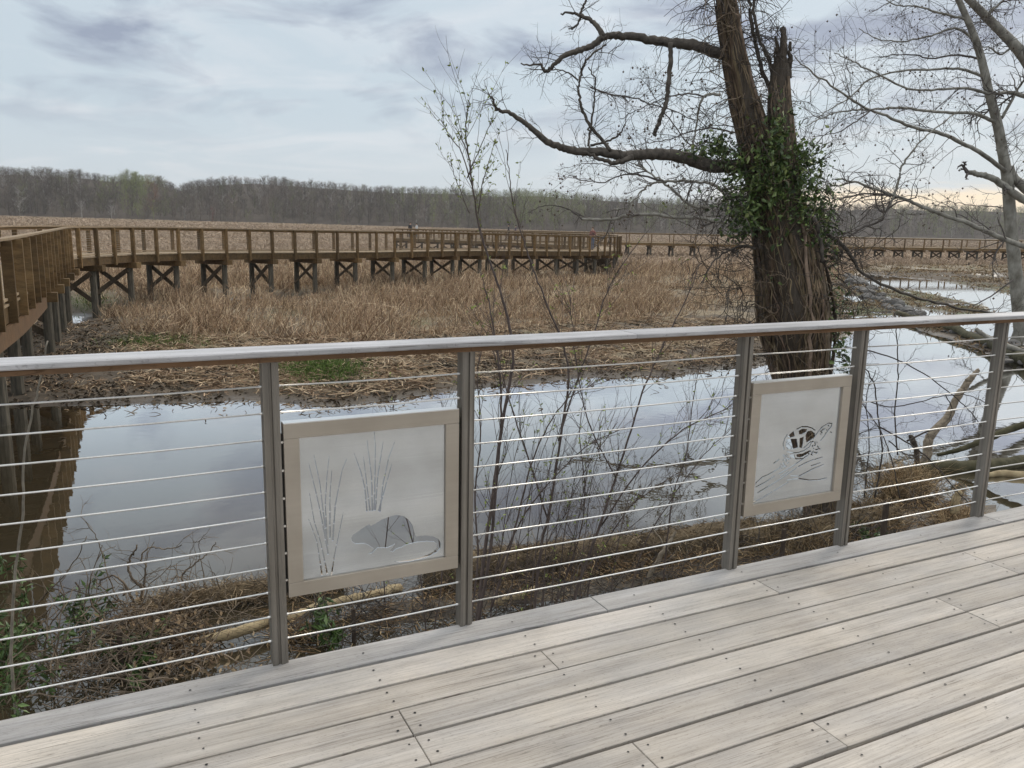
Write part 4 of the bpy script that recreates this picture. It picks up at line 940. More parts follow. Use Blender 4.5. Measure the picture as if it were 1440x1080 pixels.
for k in range(60):   # strands on the snag
    a0 = rng.uniform(0, 6.283); npt = 14; i0 = rng.integers(0, 8); idxs = np.linspace(i0, min(len(SN)-1, i0+14), npt); c = np.stack([np.interp(idxs, np.arange(len(SN)), SN[:, q]) for q in range(3)], -1); r = np.interp(idxs, np.arange(len(SN)), SNR)
    aa = a0+np.cumsum(rng.normal(0, .1, npt)); mv.tube(c+(r*1.03)[:, None]*(np.cos(aa)[:, None]*RH+np.sin(aa)[:, None]*FH), TS*rng.uniform(.01, .022), 4, cap=False)
for k in range(150):   # loose tangles over the lower trunk
    i = rng.integers(4, len(TRK)-6); a = rng.uniform(3.3, 6.1); q = TRK[i]+TRR[i]*1.02*(math.cos(a)*RH+math.sin(a)*FH)
    grow(mv, q, RH*rng.normal()+np.array([0, 0, rng.normal()])-FH*.2, TS*rng.uniform(.6, 1.3), TS*rng.uniform(.008, .020), 1, droop=.06, nk=(1, 2), seg=8, wig=.35)
mv.build('vine_stem', M_vine, vine, smooth=True)
ml = MB(); C = []
def clump(px, py, n, sx, sy_, off=(-1.0, .2)):
    for _ in range(n): C.append(PH(rng.normal(px, sx), rng.normal(py, sy_), DT+TS*rng.uniform(*off)))
for (px_, py_, n, sx, sy_) in ((1098, 170, 150, 6, 16), (1095, 205, 260, 10, 14), (1110, 235, 420, 17, 16), (1085, 240, 360, 16, 15), (1060, 262, 380, 18, 16), (1100, 275, 420, 20, 14), (1130, 260, 330, 14, 22), (1140, 225, 150, 9, 14), (1152, 285, 160, 8, 12), (1040, 285, 260, 12, 13), (1050, 300, 200, 10, 10), (1010, 205, 150, 10, 9), (995, 212, 110, 9, 6), (1025, 215, 150, 12, 10), (1040, 232, 160, 12, 10), (970, 218, 40, 7, 5), (1035, 322, 130, 9, 7), (1060, 310, 140, 9, 10), (1158, 318, 110, 5, 14), (1168, 300, 90, 6, 20), (1172, 350, 70, 5, 18), (1150, 350, 60, 8, 16), (1100, 330, 60, 16, 12), (1140, 330, 60, 8, 8), (1092, 396, 20, 5, 4), (1178, 425, 90, 9, 14), (1165, 445, 50, 10, 8), (1180, 490, 160, 7, 18), (1195, 548, 120, 5, 14), (1128, 300, 130, 9, 8)):
    clump(px_, py_, int(n*1.15), sx*1.25, sy_*1.2, (-1.15, -.3) if px_ > 1045 and px_ < 1150 else (-.7, .4))
C = np.array(C); pal_l = np.array([[.06, .105, .026], [.095, .15, .038], [.15, .215, .06], [.04, .068, .02], [.22, .27, .09]])
C2 = C[rng.uniform(0, 1, len(C)) < .35]+rng.normal(0, .03, 3)
leafcards(ml, C2, .19*TS, pal_l[rng.choice(5, len(C2))]*rng.uniform(.6, 1.1, (len(C2), 1))*np.array([.95, .9, .9]), 2.0, .5)
C = C[rng.uniform(0, 1, len(C)) < .68]
leafcards(ml, C, .11*TS*1.05, pal_l[rng.choice(5, len(C), p=[.3, .3, .17, .15, .08])]*rng.uniform(.7, 1.3, (len(C), 1)), 2.3, .3)
ml.build('leaves', M_leaf, vine)
print('leaves', len(C))

# ---- pale sycamore on the right
def sycamore(name, label, trunks, limbs, extra, seedp, group=None):
    root = thing(name, label, 'tree', group); seeds = []
    for P, r0, r1 in trunks:
        m_ = MB(); m_.tube(P, np.linspace(r0, r1, len(P)), 10, rough=.04); m_.build('trunk', M_syc, root, smooth=True)
    mt = MB()
    for P, r0, r1, nt_, L in limbs:
        m_ = MB(); m_.tube(wob(P, .02), np.linspace(r0, r1, len(P)), 6, rough=.06); m_.build('branch', M_syc if r0 > .045 else M_syctw, root, smooth=True)
        twigs_along(mt, P, int(nt_*1.5), L, max(.009, r1*.8), 2, .12, droop=-.01, seeds=(seeds, seedp), nk=(2, 4), wig=.22)
    extra(mt, seeds, root)
    mt.build('crown', M_syctw, root)
    ms = MB()
    for s_ in seeds:
        a = np.arange(6)*math.pi/3; rr = rng.uniform(.028, .045); c = s_-np.array([0, 0, .05])
        V = [c+np.array([0, 0, rr])]+[c+rr*np.array([math.cos(x), math.sin(x), 0]) for x in a]+[c-np.array([0, 0, rr])]
        ms.add(V, [[0, 1+k, 1+(k+1) % 6] for k in range(6)]+[[7, 1+(k+1) % 6, 1+k] for k in range(6)])
        ms.tube([s_, c+np.array([0, 0, rr])], .004, 3, cap=False)
    if seeds: tag(ms.build('seed_ball', M_seed, root), kind='stuff')
    return root
DS = 33.0
def z3(pts, d=DS, d1=None): return curve3([(960+x/3, y/3) for x, y in pts], np.linspace(d, d if d1 is None else d1, len(pts)))
T1 = z3([(1430, 1420), (1405, 1150), (1388, 1000), (1378, 860), (1370, 760), (1350, 640), (1325, 510), (1290, 380), (1268, 280), (1240, 180), (1200, 80), (1155, -20), (1100, -140)])
T2 = z3([(1560, 420), (1440, 240), (1390, 180), (1330, 120), (1270, 60), (1190, -20), (1080, -130)], DS+2)
T3 = z3([(1700, 1000), (1440, 790), (1395, 740), (1385, 700)], DS)
lim = [
 (z3([(1470, 860), (1400, 820), (1350, 780), (1290, 745), (1240, 735), (1200, 727)], DS-.5), .16, .09, 2, .5),
 (z3([(1560, 1075), (1440, 1040), (1300, 985), (1200, 940), (1100, 908), (1000, 868), (920, 832), (830, 803), (740, 772), (640, 755)], DS-3), .11, .03, 14, 1.5),
 (z3([(830, 930), (880, 850), (910, 770), (925, 700), (985, 620), (1030, 570), (1150, 480)], DS-3), .055, .02, 9, 1.2),
 (z3([(700, 1000), (760, 960), (830, 930), (880, 850)], DS-3), .035, .045, 4, .9),
 (z3([(900, 830), (820, 818), (740, 822), (660, 840), (610, 860)], DS-3), .04, .02, 6, .9),
 (z3([(1360, 720), (1250, 640), (1150, 590), (1080, 560), (980, 540), (860, 490), (760, 450), (640, 370), (540, 300), (470, 240)], DS-.2, DS-4), .085, .018, 18, 1.7),
 (z3([(1330, 520), (1230, 480), (1130, 475), (1000, 465), (900, 452), (800, 462), (700, 465), (600, 490), (520, 535)], DS, DS-3.5), .07, .016, 18, 1.6),
 (z3([(800, 462), (720, 520), (650, 560), (560, 578)], DS-3.2), .03, .012, 6, 1.0),
 (z3([(1300, 400), (1200, 372), (1100, 378), (950, 372), (800, 300), (720, 260), (640, 225)], DS, DS-2), .06, .015, 18, 1.6),
 (z3([(1290, 335), (1180, 292), (1060, 292), (900, 302), (780, 340), (720, 400), (640, 450), (560, 500)], DS+.5, DS-2), .055, .014, 18, 1.6),
 (z3([(1262, 250), (1160, 232), (1050, 245), (940, 230), (820, 240)], DS+.5), .045, .014, 14, 1.5),
 (z3([(1235, 170), (1150, 120), (1050, 150), (930, 175), (830, 165), (740, 120)], DS), .05, .014, 16, 1.5),
 (z3([(1200, 80), (1100, 60), (1000, 30), (900, 20), (820, -30)], DS), .05, .014, 14, 1.4),
 (z3([(1160, 0), (1060, -60), (960, -40), (860, 20)], DS), .05, .014, 8, 1.4),
 (z3([(1560, 440), (1440, 405), (1380, 390), (1320, 392), (1290, 380)], DS), .10, .05, 6, 1.4),
 (z3([(1345, 500), (1390, 420), (1440, 340), (1500, 280)], DS), .06, .03, 9, 1.4),
 (z3([(1400, 190), (1340, 230), (1290, 200), (1200, 210)], DS+2), .05, .015, 8, 1.3),
 (z3([(1280, 65), (1330, 20), (1400, -40)], DS+2), .06, .03, 8, 1.3),
 (z3([(1375, 880), (1300, 870), (1210, 865), (1120, 850), (1060, 870)], DS+.3), .025, .01, 10, 1.0),
 (z3([(1395, 1180), (1300, 1250), (1230, 1290), (1200, 1330)], DS-2), .03, .012, 6, .8),
]
def ex(mt, seeds, root):
    for P, r0 in ((T1, .1), (T2, .1)):
        twigs_along(mt, P, 38, 1.7, .016, 2, .25, 1.0, seeds=(seeds, .10), nk=(2, 4), wig=.22)
sycamore('sycamore_tree', 'pale barked leafless sycamore with drooping seed-hung twigs at the right edge', [(T1, .26, .09), (T2, .24, .12), (T3, .22, .10)], lim, ex, .11)
# ---- second sycamore, its trunk hidden behind the vine tree, low boughs reaching left
DB = 27.0
def q3(pts, d=DB): return curve3([(600+x/3, y/3) for x, y in pts], d)
TB = curve3([(1140, 520), (1128, 420), (1112, 330), (1100, 270)], DB)
lim2 = [
 (q3([(1500, 800), (1400, 820), (1290, 830), (1240, 800), (1200, 775), (1100, 765), (1000, 765), (950, 775), (900, 810), (850, 870), (790, 885)]), .07, .02, 14, 1.1),
 (q3([(1290, 830), (1200, 870), (1120, 870), (1060, 820), (1000, 770), (930, 720), (880, 690)]), .06, .025, 12, 1.2),
 (q3([(1500, 945), (1400, 940), (1300, 945), (1230, 932), (1140, 920), (1050, 918), (960, 905), (880, 905), (800, 922), (720, 928), (655, 925)]), .075, .05, 5, .7),
 (q3([(655, 925), (620, 895), (570, 872), (510, 865), (460, 880), (432, 902)]), .025, .01, 5, .5),
 (q3([(1000, 765), (900, 740), (820, 740), (740, 770), (660, 760), (600, 740)]), .035, .012, 12, 1.1),
 (q3([(930, 720), (860, 730), (780, 700), (700, 690), (620, 700)]), .025, .01, 10, 1.0),
 (q3([(1240, 400), (1180, 400), (1150, 450), (1140, 520), (1130, 580), (1120, 640)]), .05, .02, 8, .8),
 (q3([(1180, 410), (1110, 395), (1040, 405), (960, 430), (880, 470), (820, 500)]), .03, .01, 12, 1.0),
 (q3([(1300, 560), (1200, 540), (1100, 560), (1020, 590), (940, 600), (860, 620)]), .03, .01, 12, 1.0),
 (q3([(1300, 640), (1200, 600), (1110, 610), (1010, 480), (960, 410), (930, 350)]), .03, .01, 14, 1.0),
]
sycamore('sycamore_tree', 'second pale sycamore mostly hidden behind the vine-covered tree, low whitish boughs reaching left', [(TB, .3, .2)], lim2, lambda *a: None, .20)

# ------------------------------------------------------------------ young saplings between the deck and the water
M_sapl = simple('reddish_sapling_bark', (.06, .045, .04), (.15, .115, .10), 12, .8, stretch=(4, 4, 1), bmp=.2)
M_bud = attrmat('spring_bud_leaf', .6, .3)
def sapling(label, lines, buds=.5, dens=1.0):
    root = thing('sapling', label, 'sapling', 'bare saplings in front of the pond'); tips = []
    mt = MB()
    for pts, dh, r0, r1, nt_, L in lines:
        P = curve3(pts, np.linspace(dh[0], dh[1], len(pts)) if isinstance(dh, tuple) else dh)
        m_ = MB(); m_.tube(wob(P, .004), np.linspace(r0, r1, len(P)), 6, rough=.05); m_.build('stem', M_sapl, root, smooth=True)
        for _ in range(int(nt_*dens*1.7)):
            f = rng.uniform(.12, .97)*(len(P)-1); i = int(f); q = P[i]*(1-(f-i))+P[min(i+1, len(P)-1)]*(f-i); td = P[min(i+1, len(P)-1)]-P[i]; td /= np.linalg.norm(td)+1e-9
            d = rotv(td, rng.uniform(.35, .8)); d = d*np.array([1, .7, 1])+np.array([0, 0, .15]); tops = []
            pl = grow(mt, q, d, L*rng.uniform(.5, 1.2), max(.0022, r1*.9), 1, up=.05, nk=(1, 3), seg=6, wig=.09, spread=(.4, .8))
            tips += [pl[k] for k in (2, 4, 6)]
        tips += [P[k] for k in range(len(P)//2, len(P), 2)]
    mt.build('crown', M_sapl, root)
    tips = np.array(tips); tips = tips[rng.uniform(0, 1, len(tips)) < buds]
    C = np.concatenate([tips+rng.normal(0, .006, tips.shape) for _ in range(3)])
    ml = MB(); leafcards(ml, C, .030, np.array([[.21, .25, .06]])*rng.uniform(.6, 1.5, (len(C), 1)), 2.2, -.3); ml.build('leaves', M_bud, root)
    return root
sapling('tallest sapling, its budding tip rising past the wooded skyline',
  [([(668, 900), (680, 790), (692, 705), (703, 620), (713, 558), (722, 500), (712, 440), (697, 390), (677, 333), (668, 283), (660, 227), (655, 187), (657, 160), (660, 142)], 6.6, .017, .003, 16, .55),
   ([(665, 265), (650, 217), (636, 195), (620, 169)], 6.6, .005, .0025, 5, .22), ([(657, 250), (672, 215), (690, 172)], 6.6, .005, .0025, 5, .22), ([(672, 300), (680, 253), (693, 207)], 6.6, .005, .0025, 4, .22), ([(660, 300), (645, 262), (633, 228)], 6.6, .004, .0022, 4, .2)], .75)
sapling('slim sapling with a straight bare leader just right of the tallest one',
  [([(748, 920), (752, 853), (760, 776), (769, 735), (776, 698), (791, 597), (800, 530), (790, 480), (770, 430), (750, 380), (737, 340), (723, 293), (717, 250), (712, 210)], 7.0, .015, .003, 18, .5),
   ([(770, 730), (745, 650), (725, 590), (705, 520), (690, 440), (675, 380)], 7.0, .008, .003, 10, .45), ([(785, 620), (810, 540), (835, 470), (850, 420), (870, 380), (905, 330)], 7.1, .008, .003, 12, .45)], .35)
sapling('sapling leaning right beside the straw log',
  [([(800, 900), (811, 830), (842, 744), (856, 700), (865, 674), (884, 616), (904, 550), (935, 480), (965, 420), (985, 370)], (7.2, 7.8), .016, .004, 18, .55),
   ([(845, 740), (900, 660), (960, 605), (1010, 580), (1040, 560)], 7.4, .009, .003, 12, .5), ([(866, 672), (830, 600), (815, 540), (806, 470), (800, 410)], 7.3, .008, .003, 10, .45)], .4)
sapling('many-stemmed dark sapling close behind the second steel post',
  [([(672, 880), (690, 770), (697, 690), (702, 635), (705, 560), (700, 500), (690, 440), (680, 400)], 6.2, .014, .004, 12, .5), ([(660, 880), (672, 790), (668, 700), (676, 620), (672, 540), (676, 480)], 6.1, .009, .003, 10, .45),
   ([(690, 860), (720, 760), (745, 660), (770, 600), (800, 560), (835, 540)], 6.4, .009, .003, 12, .45), ([(700, 800), (740, 720), (790, 660), (830, 625), (880, 600)], 6.5, .007, .003, 10, .4)], .25)
sapling('wispy bush of arching twigs in front of the third steel post',
  [([(930, 850), (938, 760), (948, 690), (965, 640), (975, 560), (990, 480)], 8.0, .009, .003, 14, .5), ([(880, 860), (905, 770), (945, 700), (990, 640), (1030, 600)], 7.8, .008, .003, 12, .5), ([(820, 880), (835, 800), (880, 720), (915, 690), (960, 660)], 7.4, .008, .003, 10, .4),
   ([(770, 880), (800, 800), (818, 740), (822, 680), (815, 610), (822, 560)], 7.3, .008, .003, 12, .45)], .2)
fan = []
for _ in range(15):
    x0 = rng.uniform(675, 860); k_ = rng.uniform(.15, 1.0); dx = k_*rng.uniform(40, 190); dy = rng.uniform(190, 330)
    fan.append(([(x0, 905-(x0-675)*.2), (x0+dx*.15, 905-(x0-675)*.2-dy*.33), (x0+dx*.5, 905-(x0-675)*.2-dy*.7), (x0+dx, 905-(x0-675)*.2-dy)], rng.uniform(6.6, 7.8), rng.uniform(.004, .007), .0025, 7, .4))
sapling('dense low fan of fine twigs filling the middle cable bay', fan, .2)
sapling('low twiggy sprouts behind the muskrat panel',
  [([(545, 900), (540, 800), (548, 700), (545, 620), (556, 560)], 7.5, .007, .003, 8, .4), ([(600, 900), (590, 800), (570, 720), (560, 640), (540, 570)], 7.2, .008, .003, 8, .4), ([(610, 890), (622, 800), (610, 700), (626, 620), (620, 560)], 7.2, .007, .003, 8, .4)], .2)
# thin pale sapling at the left edge
root = thing('sapling', 'thin pale crooked stem standing alone at the left edge', 'sapling', 'bare saplings in front of the pond')
P = curve3([(24, 1010), (18, 960), (16, 900), (22, 800), (32, 720), (34, 640), (46, 580), (56, 535), (66, 480)], 5.6)
m_ = MB(); m_.tube(wob(P, .004), np.linspace(.014, .006, len(P)), 6, rough=.05); m_.build('stem', simple('pale_sapling_bark', (.16, .14, .11), (.32, .28, .22), 9, .8), root, smooth=True)
# bare shrub right of the fourth post
root = thing('shrub', 'tangled bare shrub over the water between the two right-hand steel posts', 'shrub')
mt = MB()
for pts, d, r in (([(1215, 700), (1222, 620), (1218, 560), (1232, 520)], 10, .008), ([(1230, 700), (1240, 640), (1235, 590), (1228, 540), (1215, 515)], 10, .012), ([(1262, 640), (1258, 580), (1263, 530), (1262, 478), (1258, 440)], 10, .010), ([(1190, 488), (1240, 498), (1290, 520), (1340, 556), (1365, 580), (1380, 600)], 10, .009),
                  ([(1220, 564), (1250, 572), (1290, 566), (1320, 558), (1360, 556), (1385, 566)], 10, .008), ([(1236, 600), (1280, 625), (1310, 650), (1345, 690), (1368, 712)], 9.5, .010), ([(1250, 620), (1275, 640), (1300, 640)], 9.6, .008), ([(1265, 700), (1255, 650), (1240, 610), (1215, 570), (1195, 540)], 9.8, .008), ([(1330, 555), (1338, 575), (1335, 590)], 10, .007), ([(1275, 620), (1310, 605), (1352, 596)], 9.6, .012)):
    P = curve3(pts, d); m_ = MB(); m_.tube(wob(P, .006), np.linspace(r, r*.6, len(P)), 5); m_.build('branch', M_twig, root, smooth=True)
    twigs_along(mt, P, 6, .35, .004, 2, nk=(1, 3), wig=.22)
mt.build('crown', M_twig, root)

# ------------------------------------------------------------------ shoreline: straw logs, wire, stakes, driftwood, brush
M_coir = simple('straw_log_fibre', (.06, .045, .028), (.20, .15, .09), 9, .95, stretch=(1, 1, 1), bmp=.9, bdist=.05, detail=9)
M_fib = attrmat('loose_straw_fibre', .9, .1)
M_drift = simple('grey_driftwood', (.15, .12, .085), (.36, .30, .225), 6, .85, stretch=(2, 2, 2), bmp=.5)
M_drift2 = simple('tan_peeled_driftwood', (.22, .165, .09), (.42, .335, .20), 6, .8, bmp=.4)
M_rust = simple('dark_stake_wood', (.035, .026, .02), (.085, .062, .045), 8, .85)
def fibers(mb, P, R, n, L, dirdown=.5, cscale=1.0):
    idx = rng.uniform(0, len(P)-1.001, n); i = idx.astype(int); f = (idx-i)[:, None]; c = P[i]*(1-f)+P[i+1]*f
    T = P[i+1]-P[i]; T /= np.linalg.norm(T, axis=1, keepdims=True); a = rng.uniform(0, 6.283, n)
    s = np.cross(T, [0, 0, 1]); s /= np.linalg.norm(s, axis=1, keepdims=True); u = np.cross(s, T)
    o = np.cos(a)[:, None]*s+np.sin(a)[:, None]*u; r = R*(.9+.15*rng.uniform(-1, 1, n))[:, None]
    b = c+o*r; d1 = (o*.35+T*rng.normal(0, .9, (n, 1))+rng.normal(0, .35, (n, 3))+np.array([0, 0, -dirdown*.5])); d1 /= np.linalg.norm(d1, axis=1, keepdims=True)
    l = L*rng.uniform(.4, 1.3, (n, 1)); t1 = b+d1*l*.5; d2 = d1+rng.normal(0, .5, (n, 3))+np.array([0, 0, -dirdown]); d2 /= np.linalg.norm(d2, axis=1, keepdims=True)
    col = np.array([[.30, .225, .14], [.20, .145, .09], [.40, .315, .21], [.11, .08, .05]])[rng.integers(0, 4, n)]*cscale*rng.uniform(.6, 1.2, (n, 1))
    ribbons(mb, b, t1, t1+d2*l*.5, rng.uniform(.004, .009, n), col)
def straw_log(label, pts, R, n, dirdown=.4, cs=1.0):
    root = thing('straw_log', label, 'log', 'straw logs along the shore')
    P = curve3(pts, [(np.array(PZ(x, y, ZW+.12))-CAM)@FH for x, y in pts]); P[:, 2] = ZW+R*.55+rng.normal(0, .01, len(P))
    m_ = MB(); m_.tube(P, R*(1+.08*np.sin(np.linspace(0, 17, len(P)))), 12, rough=.06); m_.build('straw_core', M_coir, root, smooth=True)
    m_ = MB(); fibers(m_, P, R, n, .20, dirdown, cs); tag(m_.build('loose_straw', M_fib, root), kind='stuff')
    return P
straw_log('shaggy straw log floating left of the muskrat panel', [(205, 856), (240, 846), (290, 838), (340, 828), (392, 824), (440, 815), (480, 808)], .115, 5200)
straw_log('long brown straw log behind the middle cable bay', [(600, 806), (680, 796), (760, 788), (840, 778), (930, 768), (1000, 758), (1060, 748)], .19, 17000, .9, .8)
straw_log('straw log end lying under the turtle panel', [(1040, 762), (1090, 752), (1140, 746), (1200, 735), (1250, 722)], .18, 9000, .8, .85)
# straw clumps
def clump_straw(label, px, py, wx, n, h, cs=1.0):
    c = PZ(px, py, ZW+.05); m_ = MB()
    b = c+np.stack([rng.normal(0, wx, n), rng.normal(0, wx*.7, n), rng.uniform(-.05, .05, n)], -1); l = h*rng.uniform(.4, 1.3, (n, 1))
    d = rng.normal(0, .6, (n, 3)); d[:, 2] = np.abs(d[:, 2])+.5; d /= np.linalg.norm(d, axis=1, keepdims=True); t1 = b+d*l*.6; d2 = d+rng.normal(0, .6, (n, 3))+np.array([0, 0, -1.1]); d2 /= np.linalg.norm(d2, axis=1, keepdims=True)
    col = np.array([[.36, .255, .14], [.25, .175, .10], [.46, .35, .21], [.16, .115, .07]])[rng.integers(0, 4, n)]*cs*rng.uniform(.6, 1.2, (n, 1))
    ribbons(m_, b, t1, t1+d2*l*.6, rng.uniform(.005, .010, n), col)
    tag(m_.build('dry_grass_clump', M_fib), label, 'grass clump', 'dry grass clumps by the deck')
clump_straw('shaggy tan grass clump at the foot of the pale driftwood branch', 1272, 690, .22, 1500, .5)
clump_straw('orange tan grass clump tucked against the rightmost steel post', 1352, 742, .16, 1000, .32, 1.15)
clump_straw('dull brown grass clump between the fourth post and the dark stake', 1215, 735, .22, 1100, .35, .7)
clump_straw('brown grass heap in front of the tree foot below the turtle panel', 1110, 770, .25, 1200, .35, .7)
# mud bank at the near shore
mb = MB(); n1, n2 = 60, 14; V = []
for i in range(n1):
    px_ = 40+i*(1400-40)/(n1-1)
    for j in range(n2):
        t = j/(n2-1); c = PZ(px_, np.interp(px_, [40, 330, 650, 1000, 1240, 1400], [985, 900, 862, 800, 742, 735])-t*46+14, ZW)
        V.append((c[0], c[1], ZW-.08-.10*(px_ < 520)+.16*math.sin(math.pi*t)*(.15+1.2*float(fbm(np.array(px_*.012), np.array(t*1.4), 8)))+.03*float(fbm(np.array(px_*.09), np.array(t*7.), 12))))
k = np.arange(n1-1)[:, None]*n2+np.arange(n2-1)[None, :]
mb.add(V, np.stack([k, k+n2, k+n2+1, k+1], -1).reshape(-1, 4))
tag(mb.build('mud_bank', simple('wet_mud_bank', (.045, .036, .026), (.13, .105, .075), 5, .6, bmp=.6, bdist=.05, detail=8), smooth=True), 'wet mud edge by the deck', 'ground', kind='structure')
# stakes
for lab, px_, yt, yb, d, r in (('dark square stake standing in the brush pile at lower left', 167, 888, 985, 6.3, .022), ('short brown stake right of the first steel post', 497, 856, 935, 7.0, .016), ('pale topped thin stake below the turtle panel', 1103, 744, 815, 8.6, .018), ('dark stake between the two right-hand steel posts', 1247, 706, 790, 8.6, .022)):
    a = PH(px_, yt, d); b = np.array([a[0], a[1], ZW-.3]); m_ = MB()
    m_.box(a[0]-r, a[0]+r, a[1]-r, a[1]+r, b[2], a[2], bev=.004); tag(m_.build('wooden_stake', M_rust), lab, 'stake', 'stakes along the wire fence')
# hexagonal wire netting strung between the stakes
fence = thing('wire_netting', 'dark hexagonal wire netting along the shore just beyond the deck edge', 'fence')
fp = [PH(167, 900, 6.32)[:2], PH(497, 860, 7.03)[:2], PH(800, 800, 7.9)[:2], PH(1103, 748, 8.63)[:2], PH(1247, 712, 8.63)[:2], PH(1330, 700, 9.2)[:2]]
fl = resample(np.array(fp), .045); V = []; Fq = []; hh = np.arange(0, .62, .026)
def wire(a, b, r=.0011):
    d = b-a; s = np.array([-d[1], d[0], 0]); nrm = np.linalg.norm(s); s = s/nrm*r if nrm > 1e-6 else np.array([r, 0, 0]); u = np.cross(d/np.linalg.norm(d), s)
    k = len(V); V.extend([a+s, a-s*.5+u*.87, a-s*.5-u*.87, b+s, b-s*.5+u*.87, b-s*.5-u*.87]); Fq.extend([[k, k+1, k+4, k+3], [k+1, k+2, k+5, k+4], [k+2, k, k+3, k+5]])
def fpt(i, j):
    w_ = .012*math.sin(i*.7+j)+.03*math.sin(i*.11); p = fl[i]; return np.array([p[0], p[1]+w_, ZW-.05+hh[j]+.02*math.sin(i*.23)])
for i in range(len(fl)-1):
    for j in range(0, len(hh)-1):
        if (i+j) % 2 == 0: wire(fpt(i, j), fpt(i+1, j)*.5+fpt(i, j)*.5+np.array([0, 0, .0])) if False else wire(fpt(i, j), fpt(i, j+1))
        if j % 1 == 0 and i+1 < len(fl):
            wire(fpt(i, j), fpt(i+1, j)) if (i+j) % 2 else wire(fpt(i, j+1), fpt(i+1, j))
mb = MB(); mb.add(np.array(V), Fq); mb.build('netting', simple('dark_netting_wire', (.035, .034, .033), (.09, .088, .085), 9, .5, .6, bmp=0), fence)
# driftwood
def drift(label, pts, d, r, mat, name='driftwood_branch', cat='branch', tw=0):
    P = curve3(pts, d); m_ = MB(); m_.tube(wob(P, .008), np.interp(np.linspace(0, 1, len(P)), np.linspace(0, 1, len(r)), r), 8, rough=.10)
    if tw: twigs_along(m_, P, tw, .35, .006, 1, nk=(1, 2), wig=.25)
    tag(m_.build(name, mat, smooth=True), label, cat, 'driftwood along the shore')
def dg(pts, z=ZW+.06): return [(np.array(PZ(x, y, z))-CAM)@FH for x, y in pts]
pp = [(283, 900), (305, 896), (347, 885), (382, 872), (410, 868), (440, 856), (480, 846), (520, 838), (562, 826)]
drift('long tan log lying below the muskrat panel', pp, dg(pp, ZW+.12), [.03, .05, .052, .05, .045, .055, .05], M_drift2, 'driftwood_log', 'log')
pp = [(560, 838), (600, 832), (650, 826), (700, 836), (745, 832)]
pp = [(690, 848), (715, 842), (740, 834), (752, 828)]; drift('short yellow branch poking from the water beside the second post', pp, dg(pp, ZW+.1), [.02, .04, .03], M_drift2)
drift('pale upright stick leaning on the straw log', [(903, 830), (915, 806), (930, 780), (942, 762), (951, 746)], (np.array(PZ(903, 830, ZW+.05))-CAM)@FH, [.022, .026, .022, .012], M_drift)
drift('thin pale stick crossing the straw log at a slant', [(920, 746), (938, 772), (955, 792), (966, 804)], 8.9, [.008, .009, .006], M_drift)
drift('pale curved branch rising from the water left of the rightmost post', [(1298, 652), (1304, 640), (1305, 622), (1312, 608), (1334, 586), (1342, 566), (1354, 548), (1362, 535), (1370, 526), (1377, 520)], 13.2, [.07, .075, .07, .062, .058, .05, .03], M_drift, tw=3)
drift('stubby dark broken stump beside the pale curved branch', [(1290, 655), (1288, 632), (1284, 620), (1280, 612)], 12.6, [.045, .04, .045, .03], M_bark, 'stump', 'stump')
M_moss = simple('mossy_log_bark', (.035, .034, .016), (.10, .088, .05), 5, .9, bmp=.6, bdist=.03)
pp = [(1270, 662), (1310, 656), (1350, 657), (1400, 655), (1450, 648), (1520, 640)]; drift('dark mossy log lying in the water at the right edge', pp, dg(pp, ZW+.05), [.06, .11, .12, .12, .13], M_moss, 'mossy_log', 'log', tw=4)
drift('mossy limb rising over the log at the right edge', [(1318, 640), (1350, 632), (1377, 622), (1410, 608), (1445, 596), (1500, 580)], 13.4, [.03, .05, .06, .07], M_moss)
pp = [(1388, 668), (1410, 666), (1440, 668), (1480, 668)]; drift('tan split timber floating at the right edge', pp, dg(pp, ZW+.04), [.04, .07, .07], M_drift2, 'driftwood_log', 'log')
drift('broken tan snag stub at the waterline right of the grass clump', [(1342, 722), (1344, 704), (1350, 690)], 10.2, [.06, .055, .03], M_drift2, 'stump', 'stump')
# dark fallen trunk lying along the bar beyond the pond
pp = [(1262, 452), (1300, 463), (1350, 478), (1400, 497), (1450, 518), (1520, 548)]
P = np.array([PZ(x, y-12, ZW+.22) for x, y in pp]); P = spline(P, 6); m_ = MB(); m_.tube(wob(P, .04), np.linspace(.10, .22, len(P)), 12, rough=.22)
twigs_along(m_, P, 16, 1.0, .02, 1, nk=(1, 3), wig=.25); tag(m_.build('fallen_trunk', M_moss, smooth=True), 'dark fallen trunk lying along the muddy bar behind the rightmost post', 'log')
drift('pale fallen bough propped above the bar behind the rightmost post', [(1372, 463), (1395, 478), (1430, 492), (1470, 508)], 25, [.06, .09, .1], M_syc)

